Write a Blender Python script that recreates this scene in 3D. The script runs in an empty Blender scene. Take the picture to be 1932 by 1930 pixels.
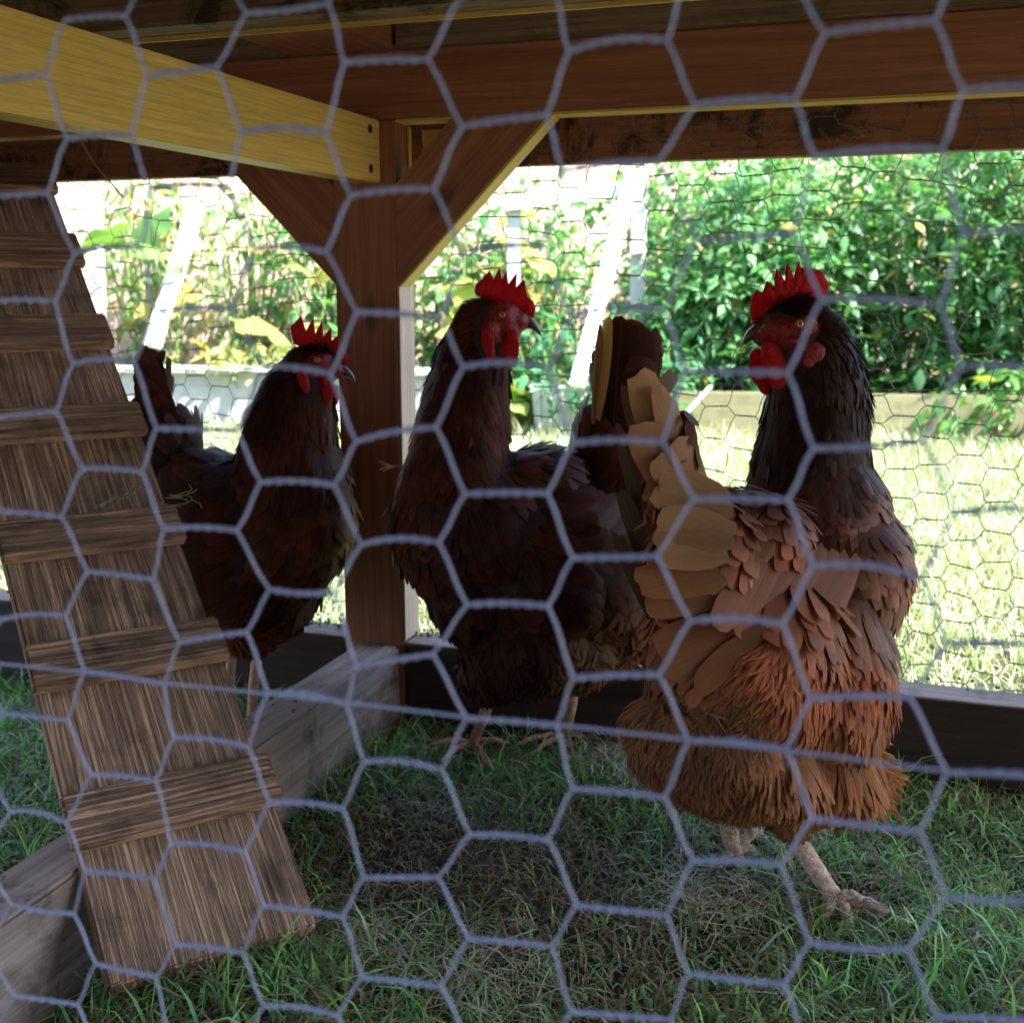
import bpy, bmesh, math, random
import numpy as np
from mathutils import Vector, Matrix
random.seed(7); rng = np.random.default_rng(11)
R = math.radians
S = bpy.context.scene
C = S.collection
# ------------------------------------------------------------------ camera
PITCH = R(11); FPX = 2200.0; HC = 0.48
cam_d = bpy.data.cameras.new('camera'); cam = bpy.data.objects.new('camera', cam_d); C.objects.link(cam)
cam.location = (0, 0, HC); cam.rotation_euler = (R(90) - PITCH, 0, 0)
cam_d.sensor_width = 36; cam_d.lens = 36 * FPX / 1932; cam_d.clip_start = 0.01; cam_d.clip_end = 200
cam_d.dof.use_dof = True; cam_d.dof.focus_distance = 0.86; cam_d.dof.aperture_fstop = 12.5
S.camera = cam
# ------------------------------------------------------------------ sky, sun, exposure
A = math.atan(.34)                       # the coop's own axes, turned from the view
UX, UY = math.cos(A), -math.sin(A); VX, VY = math.sin(A), math.cos(A)
SUN_SIDE = R(-15); SUN_EL = R(50)
sx = UX * math.cos(SUN_SIDE) + VX * math.sin(SUN_SIDE); sy = UY * math.cos(SUN_SIDE) + VY * math.sin(SUN_SIDE)
to_sun = Vector((sx * math.cos(SUN_EL), sy * math.cos(SUN_EL), math.sin(SUN_EL)))
w = bpy.data.worlds.new("World"); S.world = w; w.use_nodes = True
nt = w.node_tree; bg = nt.nodes['Background']; sk = nt.nodes.new('ShaderNodeTexSky')
sk.sky_type = 'NISHITA'; sk.sun_disc = False; sk.sun_elevation = SUN_EL
sk.sun_rotation = math.atan2(sx, sy)
nt.links.new(sk.outputs[0], bg.inputs[0]); bg.inputs[1].default_value = 0.15
sl = bpy.data.lights.new('sun', 'SUN'); sl.energy = 5; sl.angle = R(.5); sl.color = (1, .95, .86)
so = bpy.data.objects.new('sun', sl); C.objects.link(so); so.location = (3, 0, 5)
so.rotation_euler = to_sun.to_track_quat('Z', 'Y').to_euler()
S.view_settings.view_transform = 'Standard'; S.view_settings.look = 'None'
S.view_settings.exposure = 2.5; S.view_settings.gamma = 1
S.cycles.max_bounces = 10; S.cycles.diffuse_bounces = 5; S.cycles.transmission_bounces = 6; S.cycles.transparent_max_bounces = 8

# ------------------------------------------------------------------ coordinates
def ray(x, y):
    u = (x - 966) / FPX; v = -(y - 965) / FPX
    return np.array([u, math.cos(PITCH) + v * math.sin(PITCH), -math.sin(PITCH) + v * math.cos(PITCH)])
def W(x, y, Y):
    r = ray(x, y); return np.array([0, 0, HC]) + r * (Y / r[1])
ORG = np.array([-.1847, 1.243])
def K(u, v, z):
    return np.array([ORG[0] + u * UX + v * VX, ORG[1] + u * UY + v * VY, z])
def on_v(x, y, v):
    r = ray(x, y); n = np.array([VX, VY]); t = (v + ORG @ n) / (r[:2] @ n); return np.array([0, 0, HC]) + r * t
def on_z(x, y, z):
    r = ray(x, y); return np.array([0, 0, HC]) + r * ((z - HC) / r[2])
def pix(P):
    d = P - np.array([0, 0, HC]); cy = d[:, 1] * math.cos(PITCH) - d[:, 2] * math.sin(PITCH)
    cz = d[:, 1] * math.sin(PITCH) + d[:, 2] * math.cos(PITCH)
    return 966 + FPX * d[:, 0] / cy, 965 - FPX * cz / cy
CR = np.array([1., 0, 0]); CU = np.array([0, math.sin(PITCH), math.cos(PITCH)]); CF = np.array([0, math.cos(PITCH), -math.sin(PITCH)])

# ------------------------------------------------------------------ object helpers
def tag(o, label=None, cat=None, group=None, kind=None):
    if label: o['label'] = label
    if cat: o['category'] = cat
    if group: o['group'] = group
    if kind: o['kind'] = kind
    return o
def thing(name, loc, label, cat, group=None):
    o = bpy.data.objects.new(name, None); C.objects.link(o); o.location = loc; o.empty_display_size = .05
    return tag(o, label, cat, group)
def wloc(o):
    m = o.matrix_basis.copy()
    while o.parent: o = o.parent; m = o.matrix_basis @ m
    return m
def link(name, me, mat=None, parent=None, M=None, smooth=False):
    o = bpy.data.objects.new(name, me); C.objects.link(o)
    if mat: me.materials.append(mat)
    M = M or Matrix.Identity(4)
    if parent: o.parent = parent; M = wloc(parent).inverted() @ M
    o.matrix_basis = M
    if smooth: me.shade_smooth()
    return o
def npmesh(name, V, F, uv=None, col=None):
    """V (n,3), F (m,k) with one k, or list of arrays"""
    me = bpy.data.meshes.new(name)
    V = np.asarray(V, dtype=np.float32); Fs = F if isinstance(F, list) else [F]
    n = sum(f.shape[0] for f in Fs)
    tot = np.concatenate([np.full(f.shape[0], f.shape[1], dtype=np.int32) for f in Fs])
    idx = np.concatenate([f.ravel() for f in Fs]).astype(np.int32)
    me.vertices.add(len(V)); me.vertices.foreach_set('co', V.ravel())
    me.loops.add(len(idx)); me.loops.foreach_set('vertex_index', idx)
    me.polygons.add(n); st = np.zeros(n, dtype=np.int32); st[1:] = np.cumsum(tot)[:-1]
    me.polygons.foreach_set('loop_start', st); me.polygons.foreach_set('loop_total', tot)
    me.update(calc_edges=True)
    if uv is not None:
        l = me.uv_layers.new(name='UVMap'); l.data.foreach_set('uv', np.asarray(uv, dtype=np.float32)[idx].ravel())
    if col is not None:
        a = me.color_attributes.new('tint', 'FLOAT_COLOR', 'POINT')
        c = np.ones((len(V), 4), dtype=np.float32); c[:, :3] = col; a.data.foreach_set('color', c.ravel())
    me.validate(); return me

# ------------------------------------------------------------------ materials
def newmat(name):
    m = bpy.data.materials.new(name); m.use_nodes = True; nt = m.node_tree
    return m, nt, nt.nodes, nt.links, nt.nodes['Principled BSDF']
def ramp(nodes, stops, interp='LINEAR'):
    r = nodes.new('ShaderNodeValToRGB'); r.color_ramp.interpolation = interp
    while len(r.color_ramp.elements) < len(stops): r.color_ramp.elements.new(.5)
    for e, (p, c) in zip(r.color_ramp.elements, stops): e.position = p; e.color = (*c, 1)
    return r
def mixc(nodes, links, f, a, b, mode='MIX'):
    m = nodes.new('ShaderNodeMix'); m.data_type = 'RGBA'; m.blend_type = mode
    for s, v in ((m.inputs[0], f), (m.inputs[6], a), (m.inputs[7], b)):
        if hasattr(v, 'links'): links.new(v, s)
        elif isinstance(v, tuple): s.default_value = (*v, 1)
        else: s.default_value = v
    return m.outputs[2]
def noise(nodes, links, vec, scale, detail=4, rough=.55, dist=0):
    n = nodes.new('ShaderNodeTexNoise'); n.inputs['Scale'].default_value = scale; n.inputs['Detail'].default_value = detail
    n.inputs['Roughness'].default_value = rough; n.inputs['Distortion'].default_value = dist
    if vec is not None: links.new(vec, n.inputs['Vector'])
    return n.outputs['Fac']
def wood(name, light, dark, ring=(1.6, 60, 45), rough=.65, bump=.25, mould=0, dirt=.25, dirtcol=(.03, .02, .014), coarse=0, crust=0, knots=0):
    m, nt, N, L, P = newmat(name)
    tc = N.new('ShaderNodeTexCoord'); oi = N.new('ShaderNodeObjectInfo')
    add = N.new('ShaderNodeVectorMath'); add.operation = 'MULTIPLY_ADD'; L.new(oi.outputs['Random'], add.inputs[0]); add.inputs[1].default_value = (9.1, 3.3, 5.7)
    L.new(tc.outputs['Object'], add.inputs[2]); base = add.outputs[0]
    mp = N.new('ShaderNodeMapping'); L.new(base, mp.inputs[0]); mp.inputs['Scale'].default_value = ring
    g1 = noise(N, L, mp.outputs[0], 3.0, 6, .6, .6)
    mp2 = N.new('ShaderNodeMapping'); L.new(base, mp2.inputs[0]); mp2.inputs['Scale'].default_value = (6, 240, 240)
    g2 = noise(N, L, mp2.outputs[0], 3.0, 3, .7)
    mp3 = N.new('ShaderNodeMapping'); L.new(base, mp3.inputs[0]); mp3.inputs['Scale'].default_value = (1.0, 6, 6)
    wv = N.new('ShaderNodeTexWave'); wv.wave_type = 'RINGS'; wv.rings_direction = 'X'; L.new(mp3.outputs[0], wv.inputs[0])
    wv.inputs['Scale'].default_value = 7; wv.inputs['Distortion'].default_value = 5; wv.inputs['Detail'].default_value = 3; wv.inputs['Detail Scale'].default_value = 1.3
    r1 = ramp(N, [(.3, dark), (.68, light)]); L.new(g1, r1.inputs[0])
    wr = ramp(N, [(.0, (.82, .82, .82)), (.75, (1, 1, 1)), (1, (.9, .9, .9))]); L.new(wv.outputs['Fac'], wr.inputs[0])
    c = mixc(N, L, .75, r1.outputs[0], wr.outputs[0], 'MULTIPLY')
    r2 = ramp(N, [(.3, (.7, .7, .7)), (.65, (1.08, 1.08, 1.08))]); L.new(g2, r2.inputs[0])
    c = mixc(N, L, .8, c, r2.outputs[0], 'MULTIPLY')
    if dirt:
        d = noise(N, L, base, 22, 6, .7, .4); dr = ramp(N, [(.52, (0, 0, 0)), (.72, (dirt,) * 3)]); L.new(d, dr.inputs[0])
        c = mixc(N, L, dr.outputs[0], c, dirtcol)
    if crust:
        d = noise(N, L, base, 38, 7, .75, .8); dr = ramp(N, [(.62, (0, 0, 0)), (.70, (crust,) * 3)]); L.new(d, dr.inputs[0])
        c = mixc(N, L, dr.outputs[0], c, (.45, .40, .35))
    if mould:
        d = noise(N, L, base, 9, 6, .75, .6); dr = ramp(N, [(.50, (0, 0, 0)), (.57, (mould,) * 3)]); L.new(d, dr.inputs[0])
        c = mixc(N, L, dr.outputs[0], c, (.012, .01, .006))
    if knots:
        vo = N.new('ShaderNodeTexVoronoi'); mk = N.new('ShaderNodeMapping'); L.new(base, mk.inputs[0]); mk.inputs['Scale'].default_value = (5, 14, 14)
        L.new(mk.outputs[0], vo.inputs['Vector']); vo.inputs['Scale'].default_value = 1
        kr = ramp(N, [(.06, (knots,) * 3), (.13, (0, 0, 0))]); L.new(vo.outputs['Distance'], kr.inputs[0])
        c = mixc(N, L, kr.outputs[0], c, tuple(x * .25 for x in dark))
    L.new(c, P.inputs['Base Color']); P.inputs['Roughness'].default_value = rough; P.inputs['Specular IOR Level'].default_value = .3
    hsum = N.new('ShaderNodeMath'); hsum.operation = 'MULTIPLY_ADD'; L.new(g2, hsum.inputs[0]); hsum.inputs[1].default_value = .6; L.new(g1, hsum.inputs[2])
    hh = hsum.outputs[0]
    if coarse:
        mp4 = N.new('ShaderNodeMapping'); L.new(base, mp4.inputs[0]); mp4.inputs['Scale'].default_value = (6, 300, 60)
        g4 = noise(N, L, mp4.outputs[0], 1.6, 4, .65, .9); r4 = ramp(N, [(.36, (.22, .20, .18)), (.56, (1, 1, 1))]); L.new(g4, r4.inputs[0])
        c2 = mixc(N, L, .8, c, r4.outputs[0], 'MULTIPLY'); L.new(c2, P.inputs['Base Color'])
        h2 = N.new('ShaderNodeMath'); h2.operation = 'MULTIPLY_ADD'; L.new(r4.outputs[0], h2.inputs[0]); h2.inputs[1].default_value = coarse; L.new(hh, h2.inputs[2]); hh = h2.outputs[0]
    b = N.new('ShaderNodeBump'); b.inputs['Strength'].default_value = bump; b.inputs['Distance'].default_value = .002
    L.new(hh, b.inputs['Height']); L.new(b.outputs[0], P.inputs['Normal'])
    return m
def plain(name, col, rough=.5, metal=0, spec=.5, var=.25, scale=60, bump=0, sss=0):
    m, nt, N, L, P = newmat(name); tc = N.new('ShaderNodeTexCoord')
    n = noise(N, L, tc.outputs['Object'], scale, 5, .6); r = ramp(N, [(.3, tuple(c * (1 - var) for c in col)), (.7, tuple(min(1, c * (1 + var)) for c in col))])
    L.new(n, r.inputs[0]); L.new(r.outputs[0], P.inputs['Base Color'])
    P.inputs['Roughness'].default_value = rough; P.inputs['Metallic'].default_value = metal; P.inputs['Specular IOR Level'].default_value = spec
    if sss: P.inputs['Subsurface Weight'].default_value = sss; P.inputs['Subsurface Radius'].default_value = (1, .25, .15); P.inputs['Subsurface Scale'].default_value = .006
    if bump:
        b = N.new('ShaderNodeBump'); b.inputs['Strength'].default_value = bump; b.inputs['Distance'].default_value = .001
        L.new(n, b.inputs['Height']); L.new(b.outputs[0], P.inputs['Normal'])
    return m
def leafy(name, trans=.35, rough=.45, spec=.4, barbs=0, tscale=(1, 1, 1), sheen=0):
    """two-sided thin stuff coloured by its 'tint' attribute"""
    m, nt, N, L, P = newmat(name); at = N.new('ShaderNodeVertexColor'); at.layer_name = 'tint'; c = at.outputs[0]
    if barbs:
        uv = N.new('ShaderNodeUVMap'); sp = N.new('ShaderNodeSeparateXYZ'); L.new(uv.outputs[0], sp.inputs[0])
        ab = N.new('ShaderNodeMath'); ab.operation = 'ABSOLUTE'; L.new(sp.outputs[0], ab.inputs[0])
        k = N.new('ShaderNodeMath'); k.operation = 'MULTIPLY_ADD'; L.new(ab.outputs[0], k.inputs[0]); k.inputs[1].default_value = -1.1; L.new(sp.outputs[1], k.inputs[2])
        s1 = N.new('ShaderNodeMath'); s1.operation = 'MULTIPLY'; L.new(k.outputs[0], s1.inputs[0]); s1.inputs[1].default_value = 105
        si = N.new('ShaderNodeMath'); si.operation = 'SINE'; L.new(s1.outputs[0], si.inputs[0])
        mr = N.new('ShaderNodeMapRange'); L.new(si.outputs[0], mr.inputs[0]); mr.inputs[1].default_value = -1; mr.inputs[3].default_value = 1 - barbs; mr.inputs[4].default_value = 1
        c = mixc(N, L, 1.0, c, mr.outputs[0], 'MULTIPLY')
        mp = N.new('ShaderNodeMapping'); L.new(k.outputs[0], mp.inputs[0]); cmb = N.new('ShaderNodeCombineXYZ'); L.new(k.outputs[0], cmb.inputs[1]); L.new(sp.outputs[0], cmb.inputs[0])
        mv = N.new('ShaderNodeMapping'); L.new(cmb.outputs[0], mv.inputs[0]); mv.inputs['Scale'].default_value = (1.2, 26, 1)
        nb = noise(N, L, mv.outputs[0], 1.0, 5, .75); nr_ = N.new('ShaderNodeMapRange'); L.new(nb, nr_.inputs[0]); nr_.inputs[1].default_value = .3; nr_.inputs[2].default_value = .7; nr_.inputs[3].default_value = 1 - barbs * .75; nr_.inputs[4].default_value = 1.12
        c = mixc(N, L, 1.0, c, nr_.outputs[0], 'MULTIPLY')
        bp = N.new('ShaderNodeBump'); bp.inputs['Strength'].default_value = .5; bp.inputs['Distance'].default_value = .0006; L.new(nb, bp.inputs['Height']); L.new(bp.outputs[0], P.inputs['Normal'])
        sh = N.new('ShaderNodeMapRange'); L.new(ab.outputs[0], sh.inputs[0]); sh.inputs[1].default_value = .0; sh.inputs[2].default_value = .07; sh.inputs[3].default_value = .10; sh.inputs[4].default_value = 0
        c = mixc(N, L, sh.outputs[0], c, (.42, .22, .13), 'MIX') if barbs > .3 else c
    L.new(c, P.inputs['Base Color']); P.inputs['Roughness'].default_value = rough; P.inputs['Specular IOR Level'].default_value = spec
    if sheen: P.inputs['Sheen Weight'].default_value = sheen; P.inputs['Sheen Roughness'].default_value = .4
    t = N.new('ShaderNodeBsdfTranslucent'); tcn = mixc(N, L, 1.0, c, tscale, 'MULTIPLY'); L.new(tcn, t.inputs[0])
    mx = N.new('ShaderNodeMixShader'); mx.inputs[0].default_value = trans
    L.new(P.outputs[0], mx.inputs[1]); L.new(t.outputs[0], mx.inputs[2]); L.new(mx.outputs[0], N['Material Output'].inputs[0])
    return m
M_frame = wood('stained_timber', (.46, .19, .10), (.28, .105, .055), (1.2, 26, 26), .6, .12, dirt=.2, knots=.6)
M_yellow = wood('fresh_pine_lawnlit', (.80, .55, .15), (.66, .43, .10), (1.0, 40, 70), .5, .1, dirt=.12, knots=0)  # fresh pine; on the thin strips its yellow stands in for lawn bounce
M_sunlit = wood('sunlit_sapwood', (.70, .53, .43), (.54, .38, .29), (1.0, 60, 90), .55, .1, dirt=.1)  # raw wood, its paleness includes the sunlight on the post side
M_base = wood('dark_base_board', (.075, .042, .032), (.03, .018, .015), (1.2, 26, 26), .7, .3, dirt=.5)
M_outer = wood('outer_board', (.40, .165, .08), (.24, .09, .045), (1.2, 26, 26), .65, .2, mould=.85)
M_rough = wood('mouldy_board', (.30, .19, .11), (.13, .08, .045), (2, 30, 60), .8, .6, mould=.8, dirt=.5)
M_ply = wood('weathered_ply', (.34, .24, .16), (.17, .11, .07), (2, 20, 90), .85, .5, dirt=.6)
M_sill = wood('grey_sill', (.46, .35, .30), (.26, .19, .16), (2, 30, 30), .85, .5, dirt=.8, crust=.5)
M_ramp = wood('ramp_plank', (.82, .49, .32), (.52, .29, .185), (2.5, 16, 14), .85, 1.0, dirt=.7, dirtcol=(.13, .08, .055), coarse=2.2, crust=.6, knots=.8)
M_wire = plain('galvanised_wire', (.29, .31, .45), .45, .35, .5, .3, 900, .3)
M_wire_old = plain('weathered_wire', (.20, .18, .16), .6, .3, .4, .5, 300)
M_dark = plain('dark_hole', (.02, .012, .008), .9)
M_skin = plain('comb_skin', (.40, .004, .010), .45, 0, .25, .25, 240, .7, 0)
M_face = plain('face_skin', (.22, .014, .016), .55, 0, .3, .45, 330, 1.0, .12)
def through(m, col, f):
    nt = m.node_tree; t = nt.nodes.new('ShaderNodeBsdfTranslucent'); t.inputs[0].default_value = (*col, 1); x = nt.nodes.new('ShaderNodeMixShader'); x.inputs[0].default_value = f
    nt.links.new(nt.nodes['Principled BSDF'].outputs[0], x.inputs[1]); nt.links.new(t.outputs[0], x.inputs[2]); nt.links.new(x.outputs[0], nt.nodes['Material Output'].inputs[0])
through(M_skin, (.9, .02, .03), .3)
M_beak = plain('beak_horn', (.09, .045, .03), .3, 0, .5, .35, 160, .1)
M_eye = plain('eye_iris', (.55, .22, .05), .08, 0, .8, .2, 800)
M_pupil = plain('eye_pupil', (.004, .004, .004), .03, 0, 1, 0)
M_legp = plain('pale_leg_scales', (.70, .48, .36), .5, 0, .4, .35, 260, 1.0, .1)
M_leg = plain('leg_scales', (.58, .33, .23), .5, 0, .4, .35, 260, 1.0, .1)
M_claw = plain('claw', (.33, .27, .22), .4)
M_feather = leafy('feather', .12, .5, .09, .36, (1.3, .85, .5), .04)
M_tail = leafy('tail_feather', .18, .55, .15, .55, (1.3, .85, .5), .04)
M_down = leafy('fluff', .3, .7, .1, 0, (1.3, .9, .5), .1)
M_leaf = leafy('tomato_leaf', .40, .36, .5, 0, (1.1, 1.35, .5))
M_grass = leafy('grass_blades', .3, .36, .55, 0, (1.1, 1.2, .5))
M_white = plain('white_paint', (.80, .80, .78), .5, 0, .4, .06, 12)
M_grey = plain('grey_paint', (.42, .43, .42), .6, 0, .3, .15, 14)
M_tom = plain('green_tomato', (.22, .38, .08), .25, 0, .5, .2, 30)

def scaly(m):
    nt = m.node_tree; N, L, P = nt.nodes, nt.links, nt.nodes['Principled BSDF']; tc = N.new('ShaderNodeTexCoord'); vo = N.new('ShaderNodeTexVoronoi'); vo.feature = 'DISTANCE_TO_EDGE'
    vo.inputs['Scale'].default_value = 300; L.new(tc.outputs['Object'], vo.inputs['Vector']); r = ramp(N, [(0, (.66, .6, .56)), (.12, (1, 1, 1))]); L.new(vo.outputs['Distance'], r.inputs[0])
    old = P.inputs['Base Color'].links[0].from_socket; dn = noise(N, L, tc.outputs['Object'], 45, 5, .7); dr = ramp(N, [(.5, (1, 1, 1)), (.72, (.6, .5, .42))]); L.new(dn, dr.inputs[0])
    L.new(mixc(N, L, 1.0, mixc(N, L, 1.0, old, r.outputs[0], 'MULTIPLY'), dr.outputs[0], 'MULTIPLY'), P.inputs['Base Color'])
    bp = N.new('ShaderNodeBump'); bp.inputs['Strength'].default_value = .9; bp.inputs['Distance'].default_value = .001; L.new(r.outputs[0], bp.inputs['Height']); L.new(bp.outputs[0], P.inputs['Normal'])
scaly(M_leg); scaly(M_legp)
def pebbled(m, pale):
    nt = m.node_tree; N, L, P = nt.nodes, nt.links, nt.nodes['Principled BSDF']; tc = N.new('ShaderNodeTexCoord'); vo = N.new('ShaderNodeTexVoronoi'); vo.inputs['Scale'].default_value = 620
    L.new(tc.outputs['Object'], vo.inputs['Vector']); old = P.inputs['Base Color'].links[0].from_socket; f = noise(N, L, tc.outputs['Object'], 170, 6, .8); r = ramp(N, [(.60, (0, 0, 0)), (.74, (.35, .35, .35))]); L.new(f, r.inputs[0])
    L.new(mixc(N, L, r.outputs[0], old, pale), P.inputs['Base Color']); bp = N.new('ShaderNodeBump'); bp.inputs['Strength'].default_value = .8; bp.inputs['Distance'].default_value = .0008; bp.invert = True
    L.new(vo.outputs['Distance'], bp.inputs['Height']); L.new(bp.outputs[0], P.inputs['Normal'])
pebbled(M_skin, (.62, .10, .10)); pebbled(M_face, (.42, .09, .08))

# ------------------------------------------------------------------ solid helpers
def board(name, A0, A1, wdt, hgt, mat, parent=None, up=(0, 0, 1), bev=.0015, taper=None, seg=1):
    """a sawn board from A0 to A1 (centre line of the section), wdt across, hgt along up; grain along local X"""
    A0 = Vector(A0); A1 = Vector(A1); ax = (A1 - A0); Ln = ax.length; ax.normalize(); upv = Vector(up)
    sd = upv.cross(ax).normalized(); upv = ax.cross(sd).normalized()
    M = Matrix((( ax.x, sd.x, upv.x, A0.x), (ax.y, sd.y, upv.y, A0.y), (ax.z, sd.z, upv.z, A0.z), (0, 0, 0, 1)))
    bm = bmesh.new(); bmesh.ops.create_cube(bm, size=1)
    for v in bm.verts: v.co = Vector(((v.co.x + .5) * Ln, v.co.y * wdt, v.co.z * hgt))
    if bev: bmesh.ops.bevel(bm, geom=bm.edges[:], offset=bev, segments=2, affect='EDGES')
    me = bpy.data.meshes.new(name); bm.to_mesh(me); bm.free()
    return link(name, me, mat, parent, M)
def kbox(name, u, v, z, mat, parent, axis='u', bev=.0015):
    uc, vc, zc = (u[0] + u[1]) / 2, (v[0] + v[1]) / 2, (z[0] + z[1]) / 2
    if axis == 'u': return board(name, K(u[0], vc, zc), K(u[1], vc, zc), v[1] - v[0], z[1] - z[0], mat, parent, bev=bev)
    if axis == 'v': return board(name, K(uc, v[0], zc), K(uc, v[1], zc), u[1] - u[0], z[1] - z[0], mat, parent, bev=bev)
    return board(name, K(uc, vc, z[0]), K(uc, vc, z[1]), v[1] - v[0], u[1] - u[0], mat, parent, up=(UX, UY, 0), bev=bev)
def tube_arrays(paths, radii, sides=6):
    """paths: list of (n,3) arrays; radii: float or list of arrays"""
    Vs, Fs, off = [], [], 0
    for i, p in enumerate(paths):
        p = np.asarray(p, float); n = len(p); r = radii[i] if isinstance(radii, list) else radii; r = np.broadcast_to(r, (n,))
        t = np.gradient(p, axis=0); t /= np.linalg.norm(t, axis=1)[:, None] + 1e-12
        ref = np.array([0, 0, 1.]) if abs(t[0, 2]) < .85 else np.array([1., 0, 0])
        a = np.cross(t, ref); a /= np.linalg.norm(a, axis=1)[:, None] + 1e-12; b = np.cross(t, a)
        th = np.linspace(0, 2 * np.pi, sides, endpoint=False)
        ring = p[:, None] + r[:, None, None] * (np.cos(th)[None, :, None] * a[:, None] + np.sin(th)[None, :, None] * b[:, None])
        Vs.append(ring.reshape(-1, 3))
        i0 = np.arange(n - 1)[:, None] * sides; j = np.arange(sides)[None]; j2 = (j + 1) % sides
        Fs.append((off + np.stack([i0 + j, i0 + j2, i0 + sides + j2, i0 + sides + j], -1)).reshape(-1, 4))
        off += n * sides
    return np.concatenate(Vs), np.concatenate(Fs)
def tubes(name, paths, radii, mat, parent=None, sides=6):
    V, F = tube_arrays(paths, radii, sides)
    o = link(name, npmesh(name, V, F), mat, parent); o.data.shade_smooth(); return o

# ------------------------------------------------------------------ chicken coop
ZB, ZT, ZR = .095, .643, .708
coop = thing('chicken_coop', K(0, 0, 0), 'raised wooden chicken coop frame with chicken wire front and back', 'chicken coop')
kbox('post', (0, .07), (0, .041), (.0, ZT - .0005), M_frame, coop, 'z')
kbox('post_side', (.0702, .0722), (.0015, .039), (ZB + .004, .479), M_sunlit, coop, 'z', bev=.0005)  # raw wood face, colour lightened for the sunlight below the brace
kbox('post_side', (.0702, .0722), (.0315, .039), (.48, ZT - .004), M_yellow, coop, 'z', bev=.0005)  # same face above the brace, yellow tone painted in for its shade
beam = kbox('beam', (-.8, 1.35), (0, .03), (ZT, ZR), M_frame, coop, 'u')
kbox('beam_lit_underside', (.0705, 1.35), (.002, .028), (ZT - .0032, ZT - .0004), M_yellow, coop, 'u', bev=.0004)  # beam underside, yellow painted in for light reflected from the lawn
ob = kbox('outer_board', (-.9, 1.4), (.071, .092), (.601, .69), M_outer, coop, 'u'); ob['label'] = 'mould stained outer board behind the wire'
kbox('lit_gap_strip', (.0705, .10), (.0705, .0708), (.60, .64), M_yellow, coop, 'z', bev=0)  # thin yellow sheet standing in for light in the gap behind the beam
def brace(s):
    # 45 degree knee brace between post and beam
    if s > 0: poly = [(.0703, .480), (.0703, .580), (.1335, .6427), (.2335, .6427)]
    else: poly = [(-.0003, .480), (-.0003, .580), (-.0635, .6427), (-.1635, .6427)]
    bm = bmesh.new(); f0 = [bm.verts.new(K(a, .0015, z)) for a, z in poly]; f1 = [bm.verts.new(K(a, .031, z)) for a, z in poly]
    bm.faces.new(f0); bm.faces.new(f1[::-1])
    for i in range(4): bm.faces.new((f0[i], f1[i], f1[(i + 1) % 4], f0[(i + 1) % 4]))
    bmesh.ops.recalc_face_normals(bm, faces=bm.faces[:])
    ctr = Vector(K(poly[0][0], .015, .48)); ax = Vector(K(poly[3][0], 0, .6427)) - Vector(K(poly[0][0], 0, .480)); ax.normalize()
    sd = Vector((VX, VY, 0)); up = ax.cross(sd).normalized(); Mx = Matrix(((ax.x, sd.x, up.x, ctr.x), (ax.y, sd.y, up.y, ctr.y), (ax.z, sd.z, up.z, ctr.z), (0, 0, 0, 1)))
    inv = Mx.inverted()
    for v in bm.verts: v.co = inv @ v.co
    me = bpy.data.meshes.new('brace'); bm.to_mesh(me); bm.free(); b = link('brace', me, M_frame, coop, Mx)
    return b
bR = brace(1); brace(-1)
# right brace underside, coloured yellow for light bounced off the lawn
board('brace_edge', K(.0715, .0165, .4785), K(.2335, .0165, .6405), .0275, .003, M_yellow, coop, up=(UX * -.7, UY * -.7, .7), bev=.0004)
joist = kbox('joist', (.026, .055), (-.83, -.001), (.581, ZT - .001), M_yellow, coop, 'v'); joist['label'] = 'yellow pine joist running to the post'
for z in (.593, .631):
    me = bpy.data.meshes.new('screw_hole'); bm = bmesh.new()
    bmesh.ops.create_cone(bm, segments=20, radius1=.0042, radius2=.0042, depth=.001, cap_ends=True); bm.to_mesh(me); bm.free()
    Mx = Matrix.Translation(K(.0552, -.024, z)) @ Matrix.Rotation(-A, 4, 'Z') @ Matrix.Rotation(R(90), 4, 'Y')
    link('screw_hole', me, M_dark, joist, Mx)
kbox('floor_joist', (-.9, 1.4), (-.27, -.235), (.683, .74), M_rough, coop, 'u')
kbox('floor_joist', (-.9, 1.4), (-.60, -.565), (.70, .74), M_rough, coop, 'u')
kbox('joist_edge', (-.9, 1.4), (-.2348, -.2325), (.6795, .70), M_yellow, coop, 'u', bev=.0003)  # joist's lower edge, coloured yellow for light thrown up by the lawn
kbox('blocking', (-.045, .074), (-.23, -.001), (.7085, .738), M_frame, coop, 'v')
kbox('plank_edge', (.078, 1.4), (-.012, .06), (.7085, .736), M_ply, coop, 'u')
kbox('plank_edge', (-.9, -.05), (-.012, .06), (.7085, .735), M_ply, coop, 'u')
kbox('plank_edge', (-.0495, .0775), (.0, .06), (.7083, .7375), M_ply, coop, 'u')
kbox('floor_panel', (-.95, 1.5), (-1.12, .12), (.7405, .755), M_ply, coop, 'u')  # front edge extended past the run to cut sky light inside
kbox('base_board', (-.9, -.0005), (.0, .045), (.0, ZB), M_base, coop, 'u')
kbox('base_board', (.0725, 1.35), (.0, .045), (.0, ZB), M_base, coop, 'u')
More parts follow.
